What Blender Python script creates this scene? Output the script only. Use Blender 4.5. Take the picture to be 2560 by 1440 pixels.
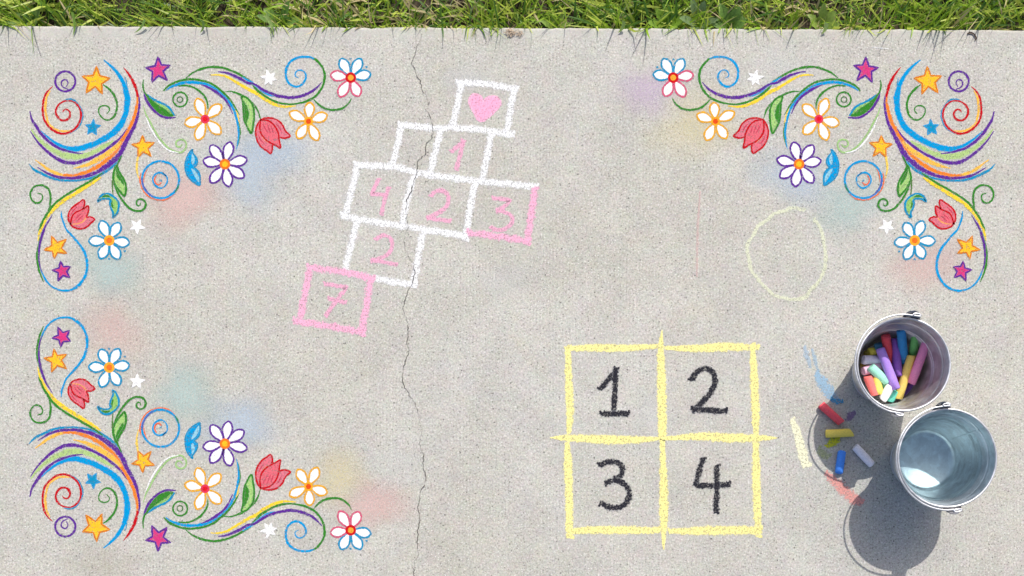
import bpy, math, random
import numpy as np
from mathutils import Vector, Quaternion

# ------------------------------------------------------------------ scene, camera, light
for o in list(bpy.data.objects):
    bpy.data.objects.remove(o)
S = bpy.context.scene
COL = S.collection
rnd = random.Random(7)

# the slab top is z = 0; one photograph pixel is 1 mm on it
NX, NY, CAMZ = 1560.0, 1200.0, 2.4          # point straight under the camera (photo pixels), camera height (m)
def P(x, y): return ((x - 1280) / 1000.0, (720 - y) / 1000.0)
def at_height(x, y, z):                      # photo pixel seen at height z (m) -> world point
    k = (CAMZ - z) / CAMZ
    X, Y = P(NX + (x - NX) * k, NY + (y - NY) * k)
    return Vector((X, Y, z))

cam = bpy.data.cameras.new('camera')
cam.sensor_fit = 'HORIZONTAL'; cam.sensor_width = 36.0
cam.lens = 36.0 * CAMZ / 2.56
cam.shift_x = (1280 - NX) / 2560.0
cam.shift_y = (NY - 720) / 2560.0
cam.clip_start = 0.05; cam.clip_end = 1000.0
camo = bpy.data.objects.new('camera', cam); COL.objects.link(camo)
cx, cy = P(NX, NY); camo.location = (cx, cy, CAMZ)
S.camera = camo

SUN_ELEV = math.radians(49.5)
SUN_AZ = math.atan2(60, 157)                 # from +Y towards +X
w = bpy.data.worlds.new('World'); S.world = w; w.use_nodes = True
wn = w.node_tree
bg = wn.nodes['Background']
sky = wn.nodes.new('ShaderNodeTexSky'); sky.sky_type = 'NISHITA'; sky.sun_disc = False
sky.sun_elevation = SUN_ELEV; sky.sun_rotation = SUN_AZ
sky.air_density = 0.8; sky.dust_density = 2.6; sky.ozone_density = 0.0
wn.links.new(sky.outputs[0], bg.inputs[0]); bg.inputs[1].default_value = 0.15
sun = bpy.data.lights.new('sun', 'SUN'); sun.energy = 3.4; sun.angle = math.radians(0.53)
sun.color = (1.0, 0.965, 0.905)
suno = bpy.data.objects.new('sun', sun); COL.objects.link(suno)
d = Vector((math.sin(SUN_AZ) * math.cos(SUN_ELEV), math.cos(SUN_AZ) * math.cos(SUN_ELEV), math.sin(SUN_ELEV)))
suno.rotation_mode = 'QUATERNION'; suno.rotation_quaternion = d.to_track_quat('Z', 'Y')
suno.location = d * 6
sun.cycles.is_caustics_light = True
S.view_settings.view_transform = 'Standard'; S.view_settings.look = 'None'
S.view_settings.exposure = 0.27; S.view_settings.gamma = 1.0
S.view_settings.use_curve_mapping = False
S.render.engine = 'CYCLES'
S.cycles.transparent_max_bounces = 24

LIGHT = 1.36                                 # sunlit display value of a surface of albedo 1, to turn seen colours into albedo
def lin(c):
    return [((v / 255.0) / 12.92 if v / 255.0 < 0.04045 else ((v / 255.0 + 0.055) / 1.055) ** 2.4) for v in c]
def alb(c): return [min(0.86, v / LIGHT) for v in lin(c)] + [1.0]

# ------------------------------------------------------------------ node helpers
def newmat(name):
    m = bpy.data.materials.new(name); m.use_nodes = True
    nt = m.node_tree; nt.nodes.clear()
    return m, nt
class G:
    def __init__(s, nt): s.nt = nt
    def n(s, t, **kw):
        nd = s.nt.nodes.new(t)
        for k, v in kw.items(): setattr(nd, k, v)
        return nd
    def l(s, a, b): s.nt.links.new(a, b)
    def put(s, sock, v):
        if hasattr(v, 'is_linked') or isinstance(v, bpy.types.NodeSocket): s.l(v, sock)
        else: sock.default_value = v
    def math(s, op, a, b=0.0, c=0.0, clamp=False):
        nd = s.n('ShaderNodeMath', operation=op, use_clamp=clamp)
        s.put(nd.inputs[0], a); s.put(nd.inputs[1], b); s.put(nd.inputs[2], c)
        return nd.outputs[0]
    def noise(s, vec, scale, detail=2.0, rough=0.5, color=False):
        nd = s.n('ShaderNodeTexNoise'); nd.inputs['Scale'].default_value = scale
        nd.inputs['Detail'].default_value = detail; nd.inputs['Roughness'].default_value = rough
        s.l(vec, nd.inputs['Vector']); return nd.outputs[1 if color else 0]
    def ramp(s, v, a, b, lo=0.0, hi=1.0, smooth=True):
        nd = s.n('ShaderNodeMapRange'); nd.interpolation_type = 'SMOOTHSTEP' if smooth else 'LINEAR'
        s.put(nd.inputs[0], v); s.put(nd.inputs[1], a); s.put(nd.inputs[2], b)
        s.put(nd.inputs[3], lo); s.put(nd.inputs[4], hi); return nd.outputs[0]
    def mix(s, f, a, b, mode='MIX'):
        nd = s.n('ShaderNodeMix', data_type='RGBA', blend_type=mode)
        s.put(nd.inputs[0], f); s.put(nd.inputs[6], a); s.put(nd.inputs[7], b); return nd.outputs[2]
    def scalevec(s, vec, v):
        nd = s.n('ShaderNodeVectorMath', operation='MULTIPLY'); s.l(vec, nd.inputs[0]); nd.inputs[1].default_value = v
        return nd.outputs[0]

# ------------------------------------------------------------------ materials
def concrete():
    m, nt = newmat('concrete'); g = G(nt)
    geo = g.n('ShaderNodeNewGeometry'); pos = geo.outputs['Position']
    n_big = g.noise(pos, 1.7, 4, 0.55); n_mid = g.noise(pos, 9, 4, 0.6); n_blot = g.noise(pos, 45, 3, 0.6)
    grain = g.noise(pos, 190, 3, 0.75); fine = g.noise(pos, 520, 2, 0.7)
    base = g.mix(g.ramp(n_big, 0.35, 0.65), (0.408, 0.392, 0.342, 1), (0.424, 0.412, 0.372, 1))
    tan = g.ramp(g.noise(g.scalevec(pos, (1, 1, 1)), 3.3, 4, 0.6), 0.52, 0.72, 0, 0.35)
    base = g.mix(tan, base, (0.43, 0.395, 0.325, 1))
    val = g.ramp(n_mid, 0.3, 0.7, 0.955, 1.045)
    val = g.math('MULTIPLY', val, g.ramp(g.noise(pos, 4.2, 4, 0.6), 0.35, 0.7, 0.975, 1.03))
    val = g.math('MULTIPLY', val, g.ramp(n_blot, 0.3, 0.7, 0.965, 1.035))
    # trowelled smooth strip along the lawn edge
    sep = g.n('ShaderNodeSeparateXYZ'); g.l(pos, sep.inputs[0])
    strip = g.ramp(sep.outputs[1], 0.615, 0.64, 1.0, 0.35)
    gv = g.math('MULTIPLY_ADD', g.ramp(grain, 0.25, 0.75, -0.30, 0.22), strip, 1.0)
    fv = g.math('MULTIPLY_ADD', g.ramp(fine, 0.25, 0.75, -0.20, 0.20), strip, 1.0)
    val = g.math('MULTIPLY', val, g.math('MULTIPLY', gv, fv))
    base = g.mix(1.0, base, val, 'MULTIPLY')
    # warm and cold sand grains
    cn = g.noise(pos, 260, 1, 0.5, True)
    base = g.mix(0.10, base, cn, 'OVERLAY')
    # dark pits and stones
    tint = g.noise(pos, 28, 3, 0.6, True)
    base = g.mix(0.07, base, tint, 'OVERLAY')
    for sc, th, col, am in ((120, 0.22, (0.66, 0.65, 0.61, 1), 0.7), (125, 0.27, (0.18, 0.17, 0.155, 1), 0.62), (62, 0.14, (0.12, 0.115, 0.105, 1), 0.75), (24, 0.06, (0.09, 0.085, 0.08, 1), 0.9)):
        v = g.n('ShaderNodeTexVoronoi'); v.voronoi_dimensions = '2D'; v.inputs['Scale'].default_value = sc; g.l(pos, v.inputs['Vector'])
        hit = g.ramp(v.outputs['Distance'], th * 0.5, th, 1, 0)
        s2 = g.n('ShaderNodeSeparateColor'); g.l(v.outputs['Color'], s2.inputs[0])
        pick = g.ramp(s2.outputs[0], 0.4, 1.0, 0, am)
        base = g.mix(g.math('MULTIPLY', g.math('MULTIPLY', hit, pick), strip), base, col)
    b = g.n('ShaderNodeBsdfPrincipled'); g.l(base, b.inputs['Base Color']); b.inputs['Roughness'].default_value = 0.9
    b.inputs['Specular IOR Level'].default_value = 0.25
    bp = g.n('ShaderNodeBump'); bp.inputs['Strength'].default_value = 0.35; bp.inputs['Distance'].default_value = 0.0012
    g.l(g.math('MULTIPLY', g.math('ADD', grain, g.math('MULTIPLY', fine, 0.6)), strip), bp.inputs['Height']); g.l(bp.outputs[0], b.inputs['Normal'])
    o = g.n('ShaderNodeOutputMaterial'); g.l(b.outputs[0], o.inputs[0])
    return m

_chalk = {}
def chalk(rgb, rough=1.0, cover=1.0, halo=0.42):
    """chalk laid on the grain of the concrete: ragged border, pits left bare, a little loose dust beside the line"""
    key = (tuple(rgb), rough, cover, halo)
    if key in _chalk: return _chalk[key]
    m, nt = newmat('chalk'); g = G(nt)
    geo = g.n('ShaderNodeNewGeometry'); pos = geo.outputs['Position']
    uv = g.n('ShaderNodeUVMap'); uv.uv_map = 'UVMap'
    su = g.n('ShaderNodeSeparateXYZ'); g.l(uv.outputs[0], su.inputs[0])
    e = g.math('SUBTRACT', 1.0, g.math('ABSOLUTE', su.outputs[1]))
    grain = g.noise(pos, 230, 3, 0.7); patch = g.noise(pos, 60, 3, 0.6)
    streak = g.noise(g.scalevec(uv.outputs[0], (22, 2.6, 1)), 1.0, 2, 0.5)
    s = g.math('ADD', e, g.math('MULTIPLY', g.math('SUBTRACT', grain, 0.5), 1.1 * rough))
    s = g.math('ADD', s, g.math('MULTIPLY', g.math('SUBTRACT', patch, 0.5), 0.7 * rough))
    core = g.ramp(s, 0.24, 0.46)
    pit = g.ramp(g.noise(pos, 150, 3, 0.75), 0.35, 0.47, 1.0 - 0.72 * min(1, rough), 1.0)
    for sc, th in ((125, 0.27), (62, 0.15)):
        v = g.n('ShaderNodeTexVoronoi'); v.voronoi_dimensions = '2D'; v.inputs['Scale'].default_value = sc; g.l(pos, v.inputs['Vector'])
        sp = g.n('ShaderNodeSeparateColor'); g.l(v.outputs['Color'], sp.inputs[0])
        hole = g.math('MULTIPLY', g.ramp(v.outputs['Distance'], th * 0.5, th, 1, 0), g.ramp(sp.outputs[0], 0.4, 1.0, 0, 0.75 * min(1, rough)))
        pit = g.math('MULTIPLY', pit, g.math('SUBTRACT', 1.0, hole))
    wear = g.ramp(streak, 0.30, 0.45, 1.0 - 0.35 * min(1, rough), 1.0)
    ca = g.math('MULTIPLY', g.math('MULTIPLY', core, pit), g.math('MULTIPLY', wear, cover))
    ha = g.math('MULTIPLY', g.ramp(e, 0.0, 0.5, 0, halo), g.ramp(grain, 0.3, 0.6, 0.3, 1.0))
    a = g.math('MAXIMUM', ca, ha)
    col = alb(rgb); dust = [c * 0.4 + 0.78 * 0.6 for c in col[:3]] + [1]
    tone = g.ramp(g.noise(pos, 300, 2, 0.6), 0.25, 0.75, 0.86, 1.12)
    cc = g.mix(1.0, tuple(col), tone, 'MULTIPLY')
    cc = g.mix(core, tuple(dust), cc)
    df = g.n('ShaderNodeBsdfDiffuse'); g.l(cc, df.inputs[0])
    tr = g.n('ShaderNodeBsdfTransparent')
    mx = g.n('ShaderNodeMixShader'); g.l(a, mx.inputs[0]); g.l(tr.outputs[0], mx.inputs[1]); g.l(df.outputs[0], mx.inputs[2])
    o = g.n('ShaderNodeOutputMaterial'); g.l(mx.outputs[0], o.inputs[0])
    _chalk[key] = m; return m

_dust = {}
def dustmat(rgb, strength):
    key = (tuple(rgb), strength)
    if key in _dust: return _dust[key]
    m, nt = newmat('chalk_dust'); g = G(nt)
    geo = g.n('ShaderNodeNewGeometry'); pos = geo.outputs['Position']
    uv = g.n('ShaderNodeUVMap'); uv.uv_map = 'UVMap'
    su = g.n('ShaderNodeSeparateXYZ'); g.l(uv.outputs[0], su.inputs[0])
    e = g.math('SUBTRACT', 1.0, g.math('ABSOLUTE', su.outputs[1]))
    e2 = g.math('ADD', e, g.math('MULTIPLY', g.math('SUBTRACT', g.noise(pos, 16, 3, 0.6), 0.5), g.math('MULTIPLY', e, 0.9)))
    a = g.ramp(e2, 0.0, 0.95, 0, strength * 0.8)
    a = g.math('MULTIPLY', a, g.ramp(g.noise(pos, 210, 3, 0.7), 0.3, 0.62, 0.35, 1.0))
    df = g.n('ShaderNodeBsdfDiffuse'); df.inputs[0].default_value = alb(rgb)
    tr = g.n('ShaderNodeBsdfTransparent')
    mx = g.n('ShaderNodeMixShader'); g.l(a, mx.inputs[0]); g.l(tr.outputs[0], mx.inputs[1]); g.l(df.outputs[0], mx.inputs[2])
    o = g.n('ShaderNodeOutputMaterial'); g.l(mx.outputs[0], o.inputs[0])
    _dust[key] = m; return m

def plain(name, col, rough=0.8, metal=0.0, bump=0.0, scale=200, var=0.12, spec=0.3):
    m, nt = newmat(name); g = G(nt)
    tc = g.n('ShaderNodeTexCoord'); v = tc.outputs['Object']
    nz = g.noise(v, scale, 3, 0.6)
    c = g.mix(1.0, tuple(col) + (1,) if len(col) == 3 else tuple(col), g.ramp(nz, 0.25, 0.75, 1 - var, 1 + var), 'MULTIPLY')
    b = g.n('ShaderNodeBsdfPrincipled'); g.l(c, b.inputs['Base Color'])
    b.inputs['Roughness'].default_value = rough; b.inputs['Metallic'].default_value = metal
    b.inputs['Specular IOR Level'].default_value = spec
    if bump:
        bp = g.n('ShaderNodeBump'); bp.inputs['Strength'].default_value = bump; bp.inputs['Distance'].default_value = 0.001
        g.l(nz, bp.inputs['Height']); g.l(bp.outputs[0], b.inputs['Normal'])
    o = g.n('ShaderNodeOutputMaterial'); g.l(b.outputs[0], o.inputs[0])
    return m

def galvanised(name, col, dusty=0.0):
    m, nt = newmat(name); g = G(nt)
    tc = g.n('ShaderNodeTexCoord'); v = tc.outputs['Object']
    vo = g.n('ShaderNodeTexVoronoi'); vo.inputs['Scale'].default_value = 85; g.l(v, vo.inputs['Vector'])
    sc = g.n('ShaderNodeSeparateColor'); g.l(vo.outputs['Color'], sc.inputs[0])
    cloud = g.noise(v, 22, 5, 0.65); brush = g.noise(g.scalevec(v, (9, 9, 120)), 1.0, 3, 0.6)
    val = g.math('MULTIPLY', g.ramp(sc.outputs[0], 0, 1, 0.92, 1.06), g.ramp(cloud, 0.3, 0.7, 0.80, 1.15))
    val = g.math('MULTIPLY', val, g.ramp(brush, 0.3, 0.7, 0.92, 1.06))
    c = g.mix(1.0, tuple(col) + (1,), val, 'MULTIPLY')
    rough = g.ramp(cloud, 0.3, 0.7, 0.36, 0.52)
    metal = 0.9
    b = g.n('ShaderNodeBsdfPrincipled')
    if dusty:
        dn = g.noise(v, 14, 4, 0.65); hue = g.noise(v, 9, 2, 0.5, True)
        tint = g.mix(0.2, (0.49, 0.495, 0.50, 1), hue, 'OVERLAY')
        f = g.ramp(dn, 0.45, 0.75, 0.05, dusty)
        c = g.mix(f, c, tint)
        g.l(g.math('SUBTRACT', metal, f, clamp=True), b.inputs['Metallic'])
        rough = g.math('ADD', rough, g.math('MULTIPLY', f, 0.35))
    else:
        b.inputs['Metallic'].default_value = metal
    g.l(c, b.inputs['Base Color']); g.l(rough, b.inputs['Roughness'])
    bp = g.n('ShaderNodeBump'); bp.inputs['Strength'].default_value = 0.15; bp.inputs['Distance'].default_value = 0.0008
    g.l(cloud, bp.inputs['Height']); g.l(bp.outputs[0], b.inputs['Normal'])
    o = g.n('ShaderNodeOutputMaterial'); g.l(b.outputs[0], o.inputs[0])
    return m

def stickmat(rgb):
    m, nt = newmat('chalk_stick'); g = G(nt)
    tc = g.n('ShaderNodeTexCoord'); v = tc.outputs['Object']
    nz = g.noise(v, 420, 3, 0.6); sm = g.noise(v, 45, 3, 0.6)
    col = [min(0.86, c_ * 1.22 + 0.05) for c_ in alb(rgb)[:3]] + [1]
    c = g.mix(1.0, tuple(col), g.ramp(nz, 0.25, 0.75, 0.88, 1.1), 'MULTIPLY')
    c = g.mix(g.ramp(sm, 0.5, 0.75, 0, 0.2), c, (0.72, 0.70, 0.68, 1))
    vo = g.n('ShaderNodeTexVoronoi'); vo.inputs['Scale'].default_value = 160; g.l(v, vo.inputs['Vector'])
    c = g.mix(g.ramp(vo.outputs['Distance'], 0.08, 0.16, 0.35, 0), c, (0.12, 0.1, 0.09, 1))
    b = g.n('ShaderNodeBsdfPrincipled'); g.l(c, b.inputs['Base Color']); b.inputs['Roughness'].default_value = 0.95
    b.inputs['Specular IOR Level'].default_value = 0.1
    bp = g.n('ShaderNodeBump'); bp.inputs['Strength'].default_value = 0.4; bp.inputs['Distance'].default_value = 0.0006
    g.l(nz, bp.inputs['Height']); g.l(bp.outputs[0], b.inputs['Normal'])
    o = g.n('ShaderNodeOutputMaterial'); g.l(b.outputs[0], o.inputs[0])
    return m

def bladesmat(name):
    m, nt = newmat(name); g = G(nt)
    at = g.n('ShaderNodeAttribute'); at.attribute_name = 'blade_colour'
    b = g.n('ShaderNodeBsdfPrincipled'); g.l(at.outputs[0], b.inputs['Base Color']); b.inputs['Roughness'].default_value = 0.42
    b.inputs['Specular IOR Level'].default_value = 0.45
    t = g.n('ShaderNodeBsdfTranslucent'); g.l(at.outputs[0], t.inputs[0])
    mx = g.n('ShaderNodeMixShader'); mx.inputs[0].default_value = 0.45
    g.l(b.outputs[0], mx.inputs[1]); g.l(t.outputs[0], mx.inputs[2])
    o = g.n('ShaderNodeOutputMaterial'); g.l(mx.outputs[0], o.inputs[0])
    return m

def watermat():
    m, nt = newmat('water'); g = G(nt)
    gl = g.n('ShaderNodeBsdfGlass'); gl.inputs['Color'].default_value = (0.82, 0.93, 0.955, 1)
    gl.inputs['Roughness'].default_value = 0.0; gl.inputs['IOR'].default_value = 1.33
    o = g.n('ShaderNodeOutputMaterial'); g.l(gl.outputs[0], o.inputs[0])
    return m

# ------------------------------------------------------------------ object helpers
def link(name, me, mat=None, parent=None, loc=(0, 0, 0), smooth=False):
    o = bpy.data.objects.new(name, me); COL.objects.link(o); o.location = loc
    if mat: me.materials.append(mat)
    if parent: o.parent = parent
    if smooth: me.polygons.foreach_set('use_smooth', [True] * len(me.polygons))
    return o
def mesh(verts, faces):
    me = bpy.data.meshes.new('mesh'); me.from_pydata(verts, [], faces); me.update(); return me
def tag(o, label, cat, group=None):
    o['label'] = label; o['category'] = cat
    if group: o['group'] = group
    return o
def thing(name, loc, label, cat, group=None):
    o = bpy.data.objects.new(name, None); COL.objects.link(o); o.location = loc
    o.empty_display_size = 0.02
    return tag(o, label, cat, group)

def catmull(pts, closed=False, step=3.0):
    """smooth curve through points given as tuples of any length"""
    A = [np.array(p, float) for p in pts]; n = len(A); out = []
    segs = n if closed else n - 1
    for i in range(segs):
        if closed: p0, p1, p2, p3 = A[i - 1], A[i], A[(i + 1) % n], A[(i + 2) % n]
        else:
            p1, p2 = A[i], A[i + 1]
            p0 = A[i - 1] if i > 0 else 2 * p1 - p2
            p3 = A[i + 2] if i + 2 < n else 2 * p2 - p1
        k = max(1, int(np.linalg.norm((p2 - p1)[:2]) / step))
        for j in range(k):
            t = j / k
            out.append(0.5 * (2 * p1 + (p2 - p0) * t + (2 * p0 - 5 * p1 + 4 * p2 - p3) * t * t + (3 * p1 - p0 - 3 * p2 + p3) * t ** 3))
    if not closed: out.append(A[-1])
    return out

WIDEN = 1.6
def stroke_mesh(pts, wid, org, closed=False, sharp=False, z=0.0, wob=0.10):
    if not isinstance(wid, (list, tuple)): wid = [wid] * len(pts)
    elif len(wid) != len(pts):
        wid = list(np.interp(np.linspace(0, 1, len(pts)), np.linspace(0, 1, len(wid)), wid))
    q = [(p[0], p[1], ww) for p, ww in zip(pts, wid)]
    if sharp:                                            # straight runs between corners
        c = []; n = len(q)
        for i in range(n if closed else n - 1):
            a = np.array(q[i], float); b = np.array(q[(i + 1) % n], float); k = max(1, int(np.linalg.norm((b - a)[:2]) / 5))
            for j in range(k): c.append(a + (b - a) * j / k)
        if not closed: c.append(np.array(q[-1], float))
    else: c = catmull(q, closed)
    n = len(c); V = []; UV = []; F = []
    ph = [rnd.uniform(0, 6.28) for _ in range(4)]
    L = 0.0; rows = []
    for i in range(n):
        a = c[i - 1] if (i > 0 or closed) else c[i]; b = c[(i + 1) % n] if (i < n - 1 or closed) else c[i]
        t = (b - a)[:2]; l = np.linalg.norm(t); t = t / l if l > 1e-6 else np.array([1.0, 0.0])
        if i: L += np.linalg.norm((c[i] - c[i - 1])[:2])
        rows.append((c[i][:2], t, max(0.5, c[i][2]) * 0.5 * WIDEN + 0.35, L))
    def put(p, nrm, hw, L, vs):
        w1 = hw * (1 + wob * (math.sin(L * 0.21 + ph[0]) * 0.6 + math.sin(L * 0.57 + ph[1]) * 0.4))
        w2 = hw * (1 + wob * (math.sin(L * 0.17 + ph[2]) * 0.6 + math.sin(L * 0.49 + ph[3]) * 0.4))
        for o_, v in ((-w1, vs[0]), (0, vs[1]), (w2, vs[2])):
            x, y = P(p[0] + nrm[0] * o_, p[1] + nrm[1] * o_)
            V.append((x - org[0], y - org[1], z)); UV.append((L * 0.01, v))
    if not closed:
        p, t, hw, l = rows[0]; put(p - t * hw * 0.8, np.array([-t[1], t[0]]), hw * 0.8, l - hw, (1, 1, 1))
    for p, t, hw, l in rows: put(p, np.array([-t[1], t[0]]), hw, l, (-1, 0, 1))
    if not closed:
        p, t, hw, l = rows[-1]; put(p + t * hw * 0.8, np.array([-t[1], t[0]]), hw * 0.8, l + hw, (1, 1, 1))
    R = len(V) // 3
    for i in range(R if closed else R - 1):
        a = 3 * i; b = 3 * ((i + 1) % R)
        F.append((a, b, b + 1, a + 1)); F.append((a + 1, b + 1, b + 2, a + 2))
    me = mesh(V, F); uvl = me.uv_layers.new(name='UVMap')
    idx = np.empty(len(me.loops), int); me.loops.foreach_get('vertex_index', idx)
    uvl.data.foreach_set('uv', np.array(UV, np.float32)[idx].ravel())
    return me

def fill_mesh(pts, org, z=0.0, smooth=True):
    c = catmull([(p[0], p[1]) for p in pts], True, 4.0) if smooth else pts
    V = [(P(*p[:2])[0] - org[0], P(*p[:2])[1] - org[1], z) for p in c]
    me = mesh(V, [tuple(range(len(V)))])
    uvl = me.uv_layers.new(name='UVMap')
    for l in me.loops:
        v = V[l.vertex_index]; uvl.data[l.index].uv = (v[0] * 10, 0.0)
    return me

LV = [0]
def level(reset=False):
    if reset: LV[0] = 0
    LV[0] += 1
    return 0.0003 + LV[0] * 0.000006

class Drawing:
    """one chalk motif: an Empty on the slab with its strokes and fills as parts"""
    def __init__(s, name, label, cat, pts, T, group=None):
        s.T = T
        a = np.array([T(*p[:2]) for p in pts]); c = (a.min(0) + a.max(0)) / 2
        s.org = P(*c); s.root = thing(name, (s.org[0], s.org[1], 0), label, cat, group)
    def stroke(s, name, rgb, pts, wid, closed=False, sharp=False, rough=0.9, parent=None, cover=1.0, halo=0.42, z=None, wob=0.10):
        me = stroke_mesh([s.T(*p[:2]) for p in pts], wid, s.org, closed, sharp, z or level(), wob)
        return link(name, me, chalk(rgb, rough, cover, halo), parent or s.root)
    def fill(s, name, rgb, pts, smooth=True, rough=0.75, parent=None, cover=1.0, z=None):
        me = fill_mesh([s.T(*p[:2]) for p in pts], s.org, z or level(), smooth)
        return link(name, me, chalk(rgb, rough, cover), parent or s.root)

# ------------------------------------------------------------------ the setting: lawn ground, slab
def edge_y(x): return 62 + 11.0 * x / 2560.0            # photo row of the slab edge under the grass
MCON = concrete()
# lawn soil, out to the horizon
soil = plain('soil', (0.045, 0.034, 0.022), 0.95, 0, 0.8, 90, 0.5)
gr = link('lawn_ground', mesh([(-150, -150, -0.055), (150, -150, -0.055), (150, 150, -0.055), (-150, 150, -0.055)], [(0, 1, 2, 3)]), soil)
gr['kind'] = 'structure'
# pavement slab with a rounded far arris
prof = [(0.0, -0.12), (0.0, -0.008)] + [(0.008 * (1 - math.cos(a)), -0.008 + 0.008 * math.sin(a)) for a in (0.4, 0.8, 1.2)] + [(0.008, 0.0)]
V, F = [], []
X0, X1, YB = -9.0, 9.0, -4.2
xs = [X0, -2.2] + [-2.2 + 0.011 * k for k in range(1, 400)] + [2.2, X1]
for X in xs:
    chip = 0.0 if abs(X) > 2.15 else 0.0008 * math.sin(X * 31) + 0.0005 * rnd.gauss(0, 1) + (0.0035 * rnd.random() if rnd.random() < 0.04 else 0)
    ye = (720 - edge_y(X * 1000 + 1280)) / 1000.0 - chip
    for q in prof: V.append((X, ye - q[0], q[1]))
    V.append((X, YB, 0.0)); V.append((X, YB, -0.12))
n = len(prof) + 2; m_ = len(xs)
for j in range(m_ - 1):
    for i in range(n - 1): F.append((j * n + i, (j + 1) * n + i, (j + 1) * n + i + 1, j * n + i + 1))
F.append(tuple(range(n))); F.append(tuple(range(m_ * n - 1, (m_ - 1) * n - 1, -1)))
slab = link('pavement', mesh(V, F), MCON); slab['kind'] = 'structure'

# the long crack: a ragged dirt-filled fissure, part of the slab
def crack(pts, wmin, wmax, jag, z=0.0022, seed=3):
    r = random.Random(seed); c = []
    for i in range(len(pts) - 1):
        a, b = np.array(pts[i], float), np.array(pts[i + 1], float); k = max(2, int(np.linalg.norm(b - a) / 5))
        for j in range(k): c.append(a + (b - a) * j / k + np.array([r.gauss(0, jag), r.gauss(0, jag * 0.4)]))
    c.append(np.array(pts[-1], float))
    V, F = [], []; ww = wmin
    for i, p in enumerate(c):
        ww = min(wmax, max(wmin, ww + r.gauss(0, 0.55)))
        if r.random() < 0.03: ww = wmax * 1.5
        for s_ in (-0.5, 0.5):
            x, y = P(p[0] + s_ * ww, p[1]); V.append((x, y, z))
    for i in range(len(c) - 1): F.append((2 * i, 2 * i + 1, 2 * i + 3, 2 * i + 2))
    return mesh(V, F)
MCR = plain('crack_dirt', (0.085, 0.076, 0.066), 1.0, 0, 0.0, 300, 0.6)
CR = [(1050, 72), (1053, 92), (1050, 104), (1040, 128), (1031, 160), (1048, 198), (1056, 228), (1074, 255), (1069, 275), (1077, 295), (1084, 322), (1081, 344),
      (1064, 362), (1066, 385), (1046, 402), (1044, 430), (1036, 448), (1028, 480), (1016, 500), (1018, 510), (1014, 530), (1022, 568), (1011, 590), (1008, 602),
      (1018, 630), (1034, 660), (1038, 684), (1030, 708), (1016, 738), (1009, 768), (1018, 800), (1021, 830), (1017, 858), (1022, 880), (1013, 905), (1005, 950),
      (1022, 985), (1040, 1010), (1050, 1045), (1056, 1078), (1048, 1110), (1060, 1140), (1058, 1165), (1066, 1200), (1052, 1230), (1046, 1268), (1050, 1300),
      (1044, 1345), (1046, 1385), (1034, 1420), (1038, 1460), (1030, 1530), (1042, 1640), (1030, 1800)]
link('crack', crack(CR, 0.4, 2.0, 1.5), MCR, slab)

# ------------------------------------------------------------------ the chalk borders
BLUE, DBLUE, RED, PURP, GREEN = (8, 154, 214), (22, 144, 188), (198, 18, 30), (96, 46, 148), (56, 134, 44)
YEL, GOLD, ORG, LGRN, OUTG = (250, 214, 58), (255, 196, 48), (241, 132, 42), (178, 206, 132), (233, 170, 48)
OOUT, MAG, WHITE, PINKF, ROSE = (222, 128, 26), (216, 62, 126), (250, 249, 247), (226, 116, 130), (214, 92, 122)
YSOFT = (249, 192, 78)
def Z(ox, oy, s=8.0):
    return lambda *p: [(ox + p[i] / s, oy + p[i + 1] / s) for i in range(0, len(p), 2)]
z1, z2, z3, z4, z5, z6, z7 = Z(60, 130), Z(60, 270), Z(340, 130), Z(620, 130), Z(340, 220), Z(620, 220), Z(320, 320)
za, zb, zc = Z(60, 390), Z(60, 560), Z(200, 430)

def star(T, tips, inner, label, fillc, outc, ow, cat='chalk star'):
    pts = []
    for a, b in zip(tips, inner): pts += [a, b]
    D = Drawing('chalk_star', label, cat, pts, T)
    rg = 0.45 if fillc == WHITE else 0.8
    D.fill('fill', fillc, pts, False, rough=rg)
    D.stroke('outline', outc, pts, ow, True, True, rough=rg)
    return D
def auto_inner(tips, k):
    c = np.mean(np.array(tips), 0); out = []
    for i in range(len(tips)):
        m = (np.array(tips[i]) + np.array(tips[(i + 1) % len(tips)])) / 2 - c
        r = np.mean([np.linalg.norm(np.array(t) - c) for t in tips]) * k
        out.append(tuple(c + m / np.linalg.norm(m) * r))
    return out
def petal_pts(c, tip, hw, r0):
    c = np.array(c, float); tip = np.array(tip, float); d_ = tip - c; L = np.linalg.norm(d_); t = d_ / L; nn = np.array([-t[1], t[0]])
    prof = [(0.0, 0.12), (0.18, 0.52), (0.40, 0.86), (0.62, 1.0), (0.80, 0.82), (0.93, 0.45), (1.0, 0.0)]
    b = c + t * r0; l = L - r0
    return [tuple(b + t * l * u + nn * hw * v) for u, v in prof] + [tuple(b + t * l * u - nn * hw * v) for u, v in reversed(prof[:-1])]
def flower(T, c, tips, hw, rc, label, outs, centre, inner, dots=(), ow=4.2):
    D = Drawing('chalk_flower', label, 'chalk flower', tips, T)
    zf, zo = level(), level()
    for i, tp in enumerate(tips):
        pp = petal_pts(c, tp, hw, rc * 0.55)
        f = D.fill('petal', WHITE, pp, rough=0.2, z=zf)
        D.stroke('outline', outs[i % len(outs)], pp, ow, True, parent=f, z=zo + (0.000002 if i % 2 else 0))
    ring = lambda r: [(c[0] + r * math.cos(a * math.pi / 5), c[1] + r * math.sin(a * math.pi / 5)) for a in range(10)]
    ce = D.fill('centre', centre, ring(rc), rough=0.3)
    D.fill('core', inner, ring(rc * 0.55), rough=0.3, parent=ce)
    for q in dots: D.stroke('dot', DBLUE, [(q[0] - 0.8, q[1]), (q[0] + 0.8, q[1])], 3.6)
    return D

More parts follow.
